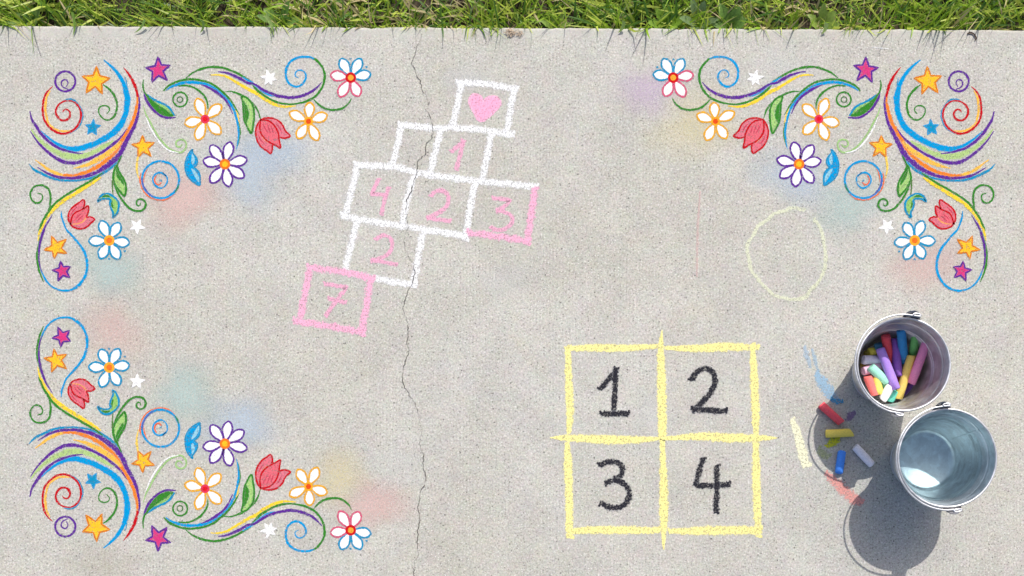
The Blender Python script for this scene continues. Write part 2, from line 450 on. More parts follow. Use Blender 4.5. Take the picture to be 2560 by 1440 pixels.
def border(T, where):
    level(True)
    lab = lambda s: s + ' in the ' + where + ' chalk border'
    # purple ring
    c0 = (163.4, 203.5); ring = lambda c, r, k=16: [(c[0] + r * math.cos(a * 2 * math.pi / k), c[1] + r * math.sin(a * 2 * math.pi / k)) for a in range(k)]
    D = Drawing('chalk_ring', lab('purple ring with a thin curl inside'), 'chalk swirl', ring(c0, 25), T)
    D.stroke('ring', PURP, ring(c0, 25), 5, True)
    D.stroke('curl', PURP, z1(845, 690, 880, 630, 860, 570, 815, 552, 760, 580, 745, 640, 775, 695, 830, 725, 880, 745), [1.5, 3, 3, 3, 1.5])
    # rainbow sweep
    pts = z1(1600, 165, 2300, 860) + z2(100, 300, 400, 1430)
    D = Drawing('rainbow_sweep', lab('thick curving sweep of blue, purple, green and orange bands'), 'chalk sweep', pts, T)
    D.stroke('light_green_band', LGRN, z2(150, 430, 240, 560, 380, 700, 560, 830, 760, 930, 980, 970, 1200, 950, 1400, 880, 1600, 770, 1770, 670), [3, 6, 8, 10, 13, 15, 12, 10, 10, 4])
    D.stroke('orange_band', ORG, z1(2270, 870, 2272, 1000, 2245, 1150) + z2(2190, 250, 2090, 450, 1960, 650, 1850, 850, 1700, 1010, 1500, 1160, 1250, 1285, 1000, 1355, 800, 1355, 640, 1310), [5, 6, 8, 10, 11, 12, 11, 10, 10, 9, 9, 8, 7])
    D.stroke('yellow_band', YSOFT, z2(1940, 680, 1830, 790, 1700, 890, 1500, 1020, 1250, 1140, 1000, 1205), [4, 10, 12, 12, 8, 2])
    D.stroke('yellow_band', YSOFT, z2(760, 1335, 640, 1300, 540, 1260, 430, 1190, 330, 1110, 230, 1040), [6, 7, 7, 6, 4, 1.5])
    D.stroke('blue_band', BLUE, z1(1600, 165, 1750, 290, 1870, 420, 1960, 560, 2020, 700, 2060, 870, 2065, 1000, 2045, 1180) + z2(1990, 230, 1900, 380, 1780, 500, 1600, 620, 1400, 720, 1200, 790, 1000, 825, 850, 800, 700, 740, 560, 650, 450, 560, 350, 465),
             [2.5, 6, 8, 9, 11, 14, 14, 13, 13, 15, 15, 14, 13, 14, 13, 10, 8, 6, 4, 2], rough=0.5)
    D.stroke('wisp', DBLUE, z1(2030, 510, 2045, 580, 2062, 660), [1, 2, 2])
    D.stroke('purple_band', PURP, z2(120, 70, 160, 230, 240, 360, 330, 500, 440, 620, 560, 720, 700, 805, 850, 855, 1000, 892, 1180, 915), [2, 5, 7, 7, 7, 6, 6, 5, 4, 1.5])
    D.stroke('purple_band', PURP, z2(130, 470, 260, 660, 430, 840, 620, 990, 800, 1080, 980, 1100, 1180, 1060, 1400, 970, 1600, 860, 1800, 710, 1950, 570, 2060, 410), [1.5, 4, 6, 7, 8, 8, 7, 6, 6, 6, 4, 1])
    D.stroke('blue_band', DBLUE, za(100, 160, 200, 270, 330, 340, 480, 410, 650, 470, 850, 490, 1050, 490, 1300, 450, 1500, 380, 1700, 260, 1850, 120, 1950, 0), [1, 5, 6, 6, 6, 5, 5, 5, 7, 8, 7, 3])
    D.stroke('purple_band', PURP, z1(2290, 850, 2312, 1000, 2300, 1150, 2270, 1300) + z2(2240, 290, 2150, 480, 2050, 660, 1960, 850, 1860, 990, 1720, 1110, 1540, 1240, 1300, 1345, 1050, 1400, 850, 1400, 650, 1375, 480, 1310, 360, 1240, 280, 1190), [2, 4, 5, 6, 7, 9, 10, 12, 12, 12, 10, 8, 7, 6, 6, 5, 3, 1.5])
    D.stroke('red_band', RED, z1(1990, 310, 2080, 420, 2160, 550, 2230, 700, 2272, 880), [1, 5, 6, 7, 5])
    # big star by the ring
    star(T, z1(1455, 290, 1720, 525, 1565, 840, 1240, 820, 1170, 485), z1(1515, 475, 1555, 635, 1430, 690, 1300, 605, 1385, 470), lab('largest gold star, beside the purple ring'), GOLD, OOUT, 4)
    # red spiral
    D = Drawing('chalk_spiral', lab('red spiral edged with yellow and blue'), 'chalk swirl', z1(380, 690, 1180, 1640), T)
    D.stroke('yellow_edge', YSOFT, z1(520, 780, 455, 900, 432, 1050, 432, 1200, 460, 1330) + z2(490, 310, 580, 395, 700, 455, 830, 465, 940, 445), [2, 5, 6, 5, 5, 5, 5, 5, 4, 1.5])
    D.stroke('blue_edge', DBLUE, z1(800, 962, 900, 945, 1000, 970, 1090, 1060, 1150, 1170, 1168, 1260) + z2(1165, 200, 1120, 340, 1040, 430, 920, 510), [1.5, 4, 5, 4, 5, 5, 5, 4, 3, 1])
    D.stroke('spiral', RED, z1(575, 690, 480, 780, 410, 900, 380, 1050, 375, 1200, 400, 1340) + z2(470, 340, 570, 435, 690, 500, 800, 515, 900, 490, 1000, 430, 1090, 330, 1135, 200, 1140, 90) + z1(1105, 1110, 1040, 1030, 960, 985, 880, 975, 780, 995, 690, 1060, 640, 1150, 640, 1230, 680, 1310, 740, 1360, 810, 1370, 880, 1340, 920, 1280, 920, 1210, 880, 1160, 840, 1145, 790, 1170, 775, 1200),
             [1, 4, 5, 5, 5, 5, 5, 5, 5, 5, 5, 5, 5, 4, 4, 3, 3, 4, 5, 5, 5, 5, 5, 5, 5, 4, 4, 3, 1.5])
    star(T, z2(1393, 220, 1540, 355, 1455, 540, 1270, 525, 1225, 335), z2(1425, 330, 1445, 410, 1365, 475, 1295, 400, 1345, 330), lab('small plain blue star'), DBLUE, BLUE, 2)
    D = Drawing('chalk_curl', lab('green curl hanging from the largest gold star'), 'chalk swirl', z1(1500, 655, 1860, 1360), T)
    D.stroke('curl', GREEN, z1(1590, 655, 1700, 740, 1800, 860, 1855, 1000, 1860, 1120, 1820, 1260, 1740, 1340, 1650, 1360, 1560, 1310, 1500, 1220, 1500, 1130, 1560, 1080, 1640, 1075, 1700, 1110, 1710, 1170, 1660, 1230), [2, 5, 5, 5, 5, 5, 4, 3, 3, 3, 3, 3, 3, 2.5, 1.5])
    # magenta star, leaf, green ring
    star(T, z3(440, 100, 685, 270, 625, 570, 320, 605, 195, 315), z3(510, 260, 545, 380, 455, 470, 330, 390, 385, 280), lab('large magenta star with a purple outline'), MAG, PURP, 4.5)
    D = Drawing('chalk_leaf', lab('blue and purple edged green leaf below the magenta star'), 'chalk leaf', z3(140, 560, 790, 1320), T)
    D.fill('blade', GREEN, z3(190, 850, 330, 940, 450, 1010, 570, 1070, 670, 1140, 760, 1270, 640, 1295, 500, 1250, 380, 1160, 260, 1020))
    D.stroke('light_side', (150, 200, 110), z3(380, 1000, 500, 1060, 600, 1120, 700, 1230), [2, 5, 6, 2])
    D.stroke('purple_edge', PURP, z3(160, 800, 190, 920, 270, 1070, 380, 1190, 500, 1280, 640, 1320, 790, 1310), [2, 5, 6, 5, 5, 5, 2])
    D.stroke('blue_edge', DBLUE, z3(235, 855, 330, 930, 450, 1000, 570, 1050, 680, 1130, 768, 1265), [2, 5, 5, 5, 5, 3])
    D.stroke('stem', GREEN, z3(150, 560, 140, 680, 170, 800, 235, 890), [1.5, 4, 4, 4])
    D = Drawing('chalk_ring', lab('two small green rings one inside the other'), 'chalk swirl', ring((450.6, 248.7), 18), T)
    D.stroke('ring', GREEN, ring((450.6, 248.7), 18), 4, True); D.stroke('inner_ring', (76, 120, 70), ring((450, 249), 7.3, 10), 2.6, True)
    # upper swoosh and spiral
    D = Drawing('swoosh_spiral', lab('long rainbow swoosh ending in a blue spiral'), 'chalk swirl', z3(1000, 290) + z4(1550, 1100), T)
    D.stroke('yellow_stroke', YEL, z3(1500, 462, 1650, 460, 1800, 490, 1950, 570, 2100, 660, 2240, 745) + z4(150, 815, 300, 920, 450, 1005, 600, 1070, 750, 1095, 950, 1080), [2, 4, 5, 6, 7, 8, 8, 8, 8, 7, 5, 2])
    D.stroke('green_stroke', GREEN, z3(1000, 520, 1130, 420, 1280, 350, 1450, 305, 1600, 300, 1780, 330, 1950, 390, 2120, 480, 2290, 590) + z4(120, 690, 250, 820, 420, 930, 600, 1010, 800, 1045, 1000, 1030, 1180, 980, 1330, 900, 1440, 780, 1510, 640, 1535, 480, 1510, 350, 1440, 240, 1350, 150, 1240, 108), [1.5, 4, 5, 5, 6, 5, 5, 5, 5, 5, 6, 5, 5, 4, 4, 5, 5, 5, 5, 6, 5, 5, 5, 2])
    D.stroke('blue_stroke', BLUE, z3(2140, 505, 2300, 610) + z4(160, 670, 260, 750, 350, 820, 470, 870, 600, 890), [2, 6, 6, 6, 5, 4, 1])
    D.stroke('purple_stroke', PURP, z3(1650, 395, 1780, 410, 1930, 460, 2080, 530, 2240, 620) + z4(130, 645, 300, 755, 450, 825, 620, 880, 800, 910, 950, 905, 1100, 870, 1260, 800, 1380, 710, 1470, 610), [2, 4, 6, 7, 5, 5, 6, 6, 7, 7, 7, 7, 6, 4, 1.5])
    D.stroke('blue_spiral', BLUE, z4(1320, 135, 1230, 103, 1100, 98, 980, 118, 860, 185, 785, 290, 757, 430, 780, 560, 850, 650, 960, 695, 1060, 665, 1130, 590, 1160, 500, 1140, 420, 1080, 370, 1010, 365, 955, 410, 945, 480, 1010, 518), [2, 5, 5, 5, 6, 6, 5, 5, 5, 5, 5, 5, 4, 3, 3, 3, 2, 1])
    # lower swoosh
    D = Drawing('branching_swoosh', lab('green, blue and purple swoosh branching to flower and leaf'), 'chalk swirl', z3(560, 540) + z5(2490, 1220), T)
    D.stroke('yellow_stroke', YEL, z3(1870, 950, 1950, 1090, 2030, 1260, 2065, 1420), [2, 4, 4, 2])
    D.stroke('green_stroke', GREEN, z5(2055, 690, 2078, 850, 2068, 1000, 2035, 1160), [2, 4, 4, 1])
    D.stroke('blue_stroke', BLUE, z3(600, 770, 700, 700, 850, 645, 1000, 612, 1200, 612, 1400, 650, 1550, 720, 1700, 830, 1850, 980, 1950, 1140, 2010, 1320) + z5(2035, 720, 2055, 900, 2040, 1070, 2012, 1220), [2, 5, 6, 7, 7, 8, 8, 8, 7, 6, 5, 5, 4, 3, 1])
    D.stroke('green_stroke', GREEN, z3(560, 770, 650, 680, 780, 610, 950, 560, 1120, 548, 1300, 570, 1450, 610, 1600, 690, 1720, 790, 1830, 890, 1930, 1020, 2010, 1150, 2070, 1250), [3, 5, 5, 5, 5, 5, 5, 5, 5, 5, 4, 3, 1])
    D.stroke('purple_stroke', PURP, z3(1310, 655, 1450, 710, 1600, 800, 1750, 920, 1850, 1050, 1930, 1230), [1.5, 5, 6, 5, 4, 1.5])
    D.stroke('flower_stem', GREEN, z3(860, 680, 1000, 670, 1150, 710, 1280, 790, 1380, 900, 1430, 1010, 1440, 1130), [3, 4, 4, 5, 5, 4, 2])
    D.stroke('tulip_stem', GREEN, z3(1760, 795, 1900, 790, 2080, 850, 2200, 920, 2330, 1030, 2430, 1160, 2490, 1340), [2, 3, 5, 6, 5, 4, 2])
    D = Drawing('chalk_leaf', lab('green leaf hanging beside the large tulip'), 'chalk leaf', z5(2110, 170, 2370, 910), T)
    lf = z5(2110, 170, 2140, 300, 2150, 480, 2170, 650, 2220, 770, 2310, 905, 2350, 720, 2365, 560, 2350, 400, 2290, 270, 2200, 190)
    D.fill('blade', (168, 208, 124), lf)
    D.stroke('dark_side', GREEN, z5(2150, 280, 2200, 420, 2215, 560, 2200, 680), [4, 11, 12, 4]); D.stroke('outline', GREEN, lf, 4.5, True)
    # tulips
    def tulip(label, fills, lines, streaks, warm=None):
        D = Drawing('chalk_tulip', label, 'chalk flower', sum(fills, []), T)
        for f, c in zip(fills, (PINKF, (222, 122, 136), (228, 108, 120))): D.fill('petal', c, f)
        for s_ in streaks: D.stroke('shading', (206, 70, 92), s_, [1, 3, 1], rough=1.1, halo=0)
        if warm: D.stroke('warm_line', (240, 160, 90), warm, 2.5)
        for l_ in lines: D.stroke('outline', RED, l_, 4)
    tulip(lab('large pink tulip with a red outline'),
          [z6(250, 640, 180, 760, 155, 900, 190, 1060, 270, 1180, 380, 1260, 455, 1310, 490, 1220, 485, 1150, 330, 1010, 250, 850),
           z6(280, 640, 360, 605, 480, 605, 600, 650, 690, 740, 750, 860, 850, 960, 790, 990, 720, 1005, 640, 985, 560, 800, 400, 670),
           z6(250, 650, 240, 780, 260, 900, 330, 1010, 440, 1090, 560, 1150, 650, 1200, 630, 1060, 610, 920, 560, 800, 480, 700, 380, 650)],
          [z6(485, 1150, 490, 1220, 455, 1310, 380, 1260, 270, 1180, 190, 1060, 155, 900, 180, 760, 255, 640, 360, 605, 480, 605, 600, 650, 690, 740, 750, 860, 850, 960, 790, 990, 720, 1005, 640, 985),
           z6(250, 650, 240, 780, 260, 900, 330, 1010, 440, 1090, 560, 1150, 650, 1200, 630, 1060, 610, 920, 560, 800, 480, 700, 380, 650, 260, 635)],
          [z6(300, 720, 350, 820, 400, 900), z6(380, 720, 420, 820, 450, 900), z6(460, 760, 490, 840, 510, 900), z6(560, 720, 620, 780, 670, 880), z6(215, 950, 260, 1050, 320, 1110)],
          z6(265, 920, 320, 1020, 400, 1080))
    tulip(lab('small pink tulip with a red outline'),
          [za(930, 1360, 890, 1260, 900, 1140, 960, 1040, 1080, 950, 1190, 870, 1215, 950, 1190, 1050, 1010, 1150, 960, 1230),
           za(1255, 1220, 1320, 1215, 1390, 1240, 1420, 1275, 1340, 1340, 1270, 1410, 1190, 1450, 1100, 1455, 990, 1420, 930, 1360, 1100, 1345, 1210, 1280),
           za(930, 1355, 960, 1230, 1010, 1150, 1100, 1100, 1190, 1060, 1290, 1000, 1290, 1110, 1255, 1225, 1180, 1310, 1060, 1355)],
          [za(1190, 1045, 1215, 950, 1190, 875, 1080, 950, 960, 1040, 900, 1140, 890, 1260, 930, 1360, 990, 1420, 1100, 1455, 1190, 1450, 1270, 1410, 1340, 1340, 1420, 1275, 1390, 1240, 1320, 1215, 1255, 1222, 1290, 1110, 1287, 1000, 1190, 1060, 1100, 1100, 1010, 1150, 960, 1230, 930, 1355)],
          [za(1010, 1290, 1080, 1210, 1150, 1160), za(1060, 1310, 1130, 1240, 1190, 1190), za(940, 1180, 990, 1090, 1060, 1020)],
          za(1245, 1235, 1190, 1305, 1100, 1350, 985, 1368))
    # flowers
    flower(T, (512.9, 298.1), z5(1225, 215, 1700, 340, 1690, 915, 1225, 1040, 980, 715), 12.5, 11.5, lab('gold outlined white flower with a pink centre'), [OUTG], (222, 62, 92), (226, 34, 44))
    flower(T, (771.5, 303.7), z6(1240, 292, 1580, 540, 1395, 1045, 995, 1005, 835, 490), 12, 12, lab('gold outlined white flower with an orange centre'), [OUTG], (244, 172, 48), (226, 82, 34))
    flower(T, (877, 194.4), z4(1860, 138, 2255, 138, 2455, 440, 2220, 882, 1830, 890, 1655, 460), 12.5, 13.5, lab('half blue, half pink outlined flower with a red centre'), [DBLUE, DBLUE, DBLUE, ROSE, ROSE, ROSE], (206, 30, 34), (244, 168, 60), z4(2050, 145, 2370, 303))
    flower(T, (562.5, 410.6), z7(2050, 285, 2380, 625, 2320, 985, 2020, 1172, 1660, 1095, 1505, 655, 1655, 350), 12.5, 13.5, lab('purple outlined white flower with an orange centre'), [PURP], (240, 124, 40), (252, 190, 44))
    flower(T, (273.4, 601.3), zb(1545, -62, 1910, -22, 2110, 380, 1900, 702, 1530, 690, 1300, 342), 12.5, 13.5, lab('blue outlined white flower with an amber centre'), [DBLUE], (246, 172, 50), (240, 118, 46), zb(2015, 545, 1705, 700))
    # white stars
    wt = z4(375, 355, 550, 420, 580, 555, 475, 665, 335, 660, 245, 490)
    star(T, wt, auto_inner(wt, 0.45), lab('six pointed white star beside the blue spiral'), WHITE, WHITE, 1.5)
    wt = zc(1220, 950, 1310, 1125, 1150, 1250, 1005, 1145, 1035, 970)
    star(T, wt, auto_inner(wt, 0.42), lab('five pointed white star beside the blue flower'), WHITE, WHITE, 1.5)
    D = Drawing('chalk_curl', lab('green arc swinging below the half pink flower'), 'chalk swirl', z4(1320, 935, 2065, 1160), T)
    D.stroke('arc', GREEN, z4(1320, 950, 1400, 1040, 1500, 1110, 1620, 1150, 1750, 1160, 1880, 1130, 1980, 1060, 2040, 990, 2065, 935), [2, 4, 5, 5, 5, 5, 4, 3, 1.5])
    # light green curl
    D = Drawing('chalk_curl', lab('pale green curl with a white highlight'), 'chalk swirl', z5(150, 360, 1010, 1290), T)
    D.stroke('curl', (160, 198, 128), z5(150, 360, 200, 520, 280, 670, 380, 860, 500, 1040, 640, 1190, 780, 1270, 900, 1290, 980, 1230, 1010, 1140, 980, 1060, 900, 1030, 820, 1060, 800, 1130, 840, 1180, 890, 1170, 925, 1130), [1, 3, 4, 4, 4, 4, 4, 4, 4, 4, 4, 4, 4, 4, 4, 3, 2], rough=0.5)
    D.stroke('highlight', WHITE, z5(205, 590, 285, 790, 410, 1000, 550, 1170, 690, 1262, 850, 1297), [1, 3, 3, 3, 3, 1])
    # star with a tail
    tips = z7(295, 150, 530, 295, 465, 570, 200, 590, 75, 325)
    D = star(T, tips, z7(345, 285, 400, 410, 315, 480, 205, 400, 235, 300), lab('gold star trailing a yellow tail'), GOLD, OOUT, 3.4)
    D.stroke('tail', (246, 208, 92), z7(200, 590, 180, 720, 180, 850, 212, 1000), [4, 5, 4, 1.5])
    # blue ring spiral
    rr = ring((401.9, 449.4), 46.3, 22)
    D = Drawing('chalk_spiral', lab('blue ring with an orange edge and a spiral inside'), 'chalk swirl', rr, T)
    D.stroke('orange_edge', (236, 116, 62), z7(262, 900, 245, 1010, 280, 1180, 370, 1320, 500, 1400, 650, 1432, 800, 1410, 930, 1320), [1, 4, 5, 5, 5, 5, 4, 1.5])
    D.stroke('orange_edge', (236, 116, 62), z7(390, 810, 345, 900, 318, 1010, 318, 1090), [1, 3, 3, 1])
    D.stroke('ring', BLUE, rr, 5, True)
    D.stroke('purple_shade', (86, 92, 176), z7(280, 1010, 310, 1150, 400, 1290, 520, 1385), [2, 3, 3, 1])
    D.stroke('green_shade', (44, 132, 92), z7(1015, 1130, 990, 1210, 945, 1280), [2, 4, 2])
    D.stroke('inner_spiral', BLUE, z7(700, 890, 780, 980, 785, 1090, 720, 1180, 640, 1200, 550, 1150, 503, 1060, 520, 960, 590, 900, 680, 900, 755, 960), [2, 3, 3, 3, 4, 4, 4, 4, 4, 4, 2])
    D.stroke('orange_curl', (234, 108, 70), z7(570, 955, 532, 1030, 560, 1110, 625, 1135, 668, 1090), [2, 3, 3, 3, 2])
    D.stroke('blue_tip', DBLUE, z7(672, 1075, 668, 1040, 645, 1048), [2, 3, 3])
    # blue butterfly wing leaf
    D = Drawing('chalk_wing', lab('blue butterfly shaped leaf beside the purple flower'), 'chalk leaf', z7(1145, 420, 1450, 1150), T)
    wv = z7(1300, 425, 1240, 480, 1190, 560, 1155, 660, 1145, 780, 1165, 900, 1220, 1000, 1310, 1080, 1432, 1148, 1448, 1060, 1440, 930, 1400, 850, 1325, 788, 1380, 740, 1390, 660, 1360, 580, 1292, 490)
    D.fill('blade', BLUE, wv)
    D.fill('pale_patch', (150, 200, 216), z7(1285, 510, 1330, 590, 1338, 660, 1300, 745, 1268, 700, 1275, 600))
    D.fill('pale_patch', (150, 200, 216), z7(1268, 812, 1350, 862, 1418, 970, 1418, 1090, 1330, 960))
    D.stroke('outline', DBLUE, wv, 3.2, True)
    # vine with loop on the left
    D = Drawing('looping_vine', lab('green and yellow vine running into a blue teardrop loop'), 'chalk swirl', za(130, 350, 1560, 350) + zb(250, 1335, 1270, 1335), T)
    D.stroke('yellow_stroke', YEL, za(1540, 430, 1400, 520, 1200, 640, 1000, 770, 820, 880, 650, 1010, 520, 1150, 430, 1280, 360, 1420) + zb(335, 110, 300, 230, 280, 340), [2, 8, 9, 9, 9, 9, 8, 7, 7, 6, 4, 1])
    D.stroke('green_stroke', GREEN, za(1570, 340, 1400, 460, 1200, 580, 1000, 690, 820, 800, 680, 900, 560, 1020, 470, 1150, 390, 1280, 340, 1400) + zb(310, 90, 300, 140), [2, 5, 5, 5, 5, 5, 6, 6, 5, 5, 3, 1])
    D.stroke('blue_loop', BLUE, za(750, 1110, 760, 1220, 800, 1350) + zb(860, 120, 980, 250, 1090, 380, 1190, 520, 1248, 680, 1268, 820, 1250, 970, 1190, 1110, 1090, 1230, 960, 1310, 820, 1335, 680, 1310, 560, 1250, 470, 1160, 405, 1060, 355, 940, 335, 880), [1.5, 4, 4, 4, 5, 5, 6, 6, 6, 6, 6, 6, 5, 5, 4, 4, 4, 4, 3, 1.5])
    D.stroke('green_edge', GREEN, zb(385, 110, 345, 240, 300, 400, 270, 560, 268, 700, 290, 860, 330, 1000, 392, 1150), [1, 3, 4, 5, 5, 5, 4, 1.5])
    D.stroke('purple_edge', PURP, za(570, 1180, 485, 1320) + zb(425, 60, 390, 160, 345, 300, 315, 450, 302, 600, 308, 750, 335, 880, 368, 960), [1, 3, 4, 5, 5, 5, 4, 3, 2, 1])
    D.stroke('green_curl', GREEN, za(515, 1040, 535, 900, 530, 760, 490, 660, 400, 595, 300, 585, 200, 620, 140, 710, 130, 790, 160, 880, 240, 940, 310, 930, 360, 880, 375, 810, 350, 765, 280, 745), [4, 5, 5, 5, 5, 4, 4, 4, 4, 4, 4, 4, 3, 3, 3, 1.5])
    tips = zb(555, 240, 855, 305, 855, 590, 605, 700, 400, 520)
    star(T, tips, zb(670, 370, 750, 480, 670, 570, 572, 545, 560, 430), lab('tilted gold star inside the blue loop'), GOLD, OOUT, 3.4)
    tips = zb(735, 745, 930, 855, 915, 1070, 680, 1140, 565, 920)
    star(T, tips, zb(790, 850, 860, 950, 785, 1030, 690, 975, 705, 880), lab('small magenta star inside the blue loop'), MAG, PURP, 4)
    # hanging leaf with curl
    D = Drawing('chalk_leaf', lab('green leaf on a curling stem under the rainbow sweep'), 'chalk leaf', za(1770, 0, 2440, 1110), T)
    lf = za(1850, 190, 1900, 300, 1970, 420, 2030, 540, 2045, 660, 2015, 805, 1950, 740, 1850, 620, 1795, 500, 1785, 400, 1812, 290)
    D.fill('blade', (166, 206, 122), lf)
    D.stroke('dark_side', GREEN, za(1855, 240, 1900, 380, 1960, 500, 1990, 580), [5, 10, 8, 2])
    D.stroke('outline', GREEN, lf, 5, True)
    D.stroke('stem', GREEN, za(1950, 0, 1900, 110, 1852, 215), [2, 4, 4])
    D.stroke('stem', (86, 124, 62), za(1775, 500, 1772, 640, 1785, 780), [4, 3, 2])
    D.stroke('curl', GREEN, za(1810, 560, 1850, 680, 1920, 810, 2020, 950, 2120, 1050, 2250, 1100, 2370, 1085, 2430, 1010, 2430, 930, 2390, 875, 2320, 860, 2260, 900, 2252, 960, 2290, 1000, 2330, 980, 2335, 940), [3, 4, 5, 5, 5, 5, 5, 5, 5, 4, 4, 4, 4, 3, 2, 1.5])
    # blue edged sprout
    D = Drawing('chalk_sprout', lab('blue outlined green sprout above the blue flower'), 'chalk leaf', za(1480, 755, 1900, 1240), T)
    sp = za(1480, 915, 1510, 840, 1580, 770, 1680, 755, 1760, 790, 1850, 860, 1900, 950, 1890, 1080, 1850, 1170, 1780, 1235, 1785, 1140, 1740, 1040, 1722, 950, 1738, 885, 1700, 858, 1600, 855, 1540, 870)
    D.fill('blade', (150, 196, 106), sp)
    D.stroke('dark_side', GREEN, za(1560, 820, 1640, 800, 1720, 820), [2, 6, 2]); D.stroke('dark_side', GREEN, za(1755, 900, 1765, 990, 1785, 1040), [3, 5, 2])
    D.stroke('outline', DBLUE, sp, 4.5, True)

border(lambda x, y: (x, y), 'top left')
border(lambda x, y: (2560 - x, y), 'top right')
border(lambda x, y: (x, 1520 - y), 'bottom left')

# ------------------------------------------------------------------ hopscotch
ID = lambda x, y: (x, y)
HP = (253, 186, 212); HW = (249, 249, 248)
level(True)
D = Drawing('hopscotch', 'white and pink hopscotch grid drawn across the crack', 'chalk drawing', [(735, 205), (1340, 835)], ID)
def hl(name, rgb, pts, wd=14, **k): return D.stroke(name, rgb, pts, wd, rough=1.7, sharp=False, halo=0.45, cover=0.94, wob=0.16, **k)
for pts in ([(1145, 208), (1200, 208), (1290, 222)], [(1153, 212), (1143, 262), (1131, 315)], [(1286, 221), (1276, 275), (1267, 336)],
            [(1000, 312), (1085, 320), (1135, 319), (1200, 324), (1280, 336)], [(1003, 314), (993, 362), (982, 412)], [(1102, 325), (1088, 380), (1075, 437)], [(1227, 340), (1217, 395), (1206, 450)],
            [(890, 412), (982, 417), (1070, 437), (1195, 452), (1340, 467)], [(895, 412), (878, 480), (862, 540)], [(1033, 444), (1018, 500), (1006, 562)], [(1186, 462), (1174, 530), (1163, 595)],
            [(855, 540), (945, 556), (1020, 567), (1165, 590)], [(892, 557), (876, 620), (862, 678)], [(1056, 585), (1044, 650), (1033, 712)], [(872, 682), (960, 700), (1037, 712)]):
    hl('white_line', HW, pts)
for pts in ([(1337, 472), (1328, 540), (1317, 605)], [(1172, 582), (1245, 591), (1320, 602)], [(772, 670), (855, 679), (930, 696)], [(775, 670), (762, 735), (750, 802)],
            [(926, 700), (916, 765), (904, 832)], [(737, 802), (820, 815), (908, 830)]):
    hl('pink_line', HP, pts, 15)
d4, e4 = Z(720, 180, 4.0), Z(720, 500, 4.0)
he = d4(1955, 290, 1920, 240, 1860, 225, 1815, 270, 1820, 330, 1860, 400, 1895, 470, 1940, 492, 1990, 465, 2060, 400, 2120, 330, 2110, 270, 2050, 245, 1990, 258)
h = D.fill('heart', (252, 178, 208), he, rough=0.55); D.stroke('outline', HP, he, 5, True, rough=1.1, parent=h); h['label'] = 'solid pink heart'
def numeral(lb, strokes, wd, rgb, rough=1.2):
    cov = 0.82 if rgb == HP else 0.97
    base = None
    for s_ in strokes:
        o = D.stroke('numeral' if base is None else 'numeral_stroke', rgb, s_[0], wd, rough=rough, sharp=s_[1], parent=base, halo=0.40, cover=cov)
        if base is None: base = o; o['label'] = lb
numeral('pink figure 1', [(d4(1640, 795, 1745, 705, 1750, 690), 1), (d4(1752, 695, 1720, 830, 1685, 965), 0)], 10, HP)
numeral('pink figure 4', [(d4(905, 1070, 835, 1225, 985, 1228), 1), (d4(1002, 1160, 965, 1290, 935, 1415), 0)], 9, HP)
numeral('pink figure 2 in the wide row', [(d4(1435, 1240, 1480, 1192, 1555, 1190, 1602, 1250, 1590, 1335, 1500, 1410, 1400, 1455), 0), (d4(1400, 1460, 1500, 1475, 1618, 1490), 0)], 9.5, HP)
numeral('pink figure 3', [(e4(2050, -18, 2225, 2, 2170, 60, 2092, 105), 1), (e4(2092, 105, 2180, 125, 2242, 175, 2225, 250, 2150, 295, 2080, 298, 2035, 270), 0)], 9, HP)
numeral('pink figure 2 above the pink square', [(e4(880, 395, 940, 355, 1010, 370, 1042, 440, 1020, 515, 960, 568, 840, 605), 0), (e4(850, 605, 960, 620, 1080, 648), 0)], 9, HP)
numeral('pink crossed figure 7', [(e4(370, 840, 590, 872, 480, 1010, 380, 1150), 1), (e4(410, 990, 490, 1005, 570, 1022), 0)], 9.5, HP)

# ------------------------------------------------------------------ four square
FY = (252, 241, 158); BK = (50, 50, 57)
D = Drawing('four_square_grid', 'yellow four square grid with black figures 1 to 4', 'chalk drawing', [(1376, 826), (1942, 1372)], ID)
def fl(pts, wd): D.stroke('yellow_line', FY, pts, wd, rough=0.85, halo=0.55, wob=0.10)
fl([(1420, 868), (1422, 960), (1425, 1040), (1421, 1087)], [13, 18, 17, 8]); fl([(1418, 1107), (1420, 1150), (1423, 1250), (1424, 1338)], [10, 19, 18, 17])
fl([(1414, 872), (1470, 870), (1560, 870), (1644, 866)], [8, 16, 17, 10]); fl([(1662, 870), (1740, 871), (1820, 867), (1893, 869)], [8, 17, 20, 13])
fl([(1881, 862), (1886, 960), (1889, 1040), (1890, 1087)], [12, 19, 18, 12]); fl([(1889, 1105), (1891, 1200), (1893, 1270), (1895, 1337)], [14, 20, 18, 15])
fl([(1655, 826), (1652, 880), (1654, 974), (1656, 1089), (1656, 1110), (1659, 1224), (1659, 1300), (1659, 1372)], [2, 16, 21, 20, 12, 20, 19, 3])
fl([(1376, 1094), (1423, 1095), (1524, 1099), (1600, 1099), (1646, 1096)], [2, 16, 20, 16, 8]); fl([(1662, 1096), (1759, 1091), (1829, 1095), (1900, 1095), (1942, 1095)], [8, 19, 21, 15, 2])
fl([(1419, 1328), (1480, 1325), (1560, 1325), (1645, 1326)], [12, 18, 19, 14]); fl([(1674, 1328), (1760, 1327), (1830, 1325), (1897, 1326)], [12, 20, 21, 18])
f4, g4 = Z(1360, 810, 4.26), Z(1360, 1060, 4.26)
numeral('black figure 1', [(f4(605, 690, 690, 590, 765, 490), 0), (f4(765, 480, 755, 700, 745, 945), 0), (f4(615, 960, 750, 955, 890, 955), 0)], 13, BK, 1.25)
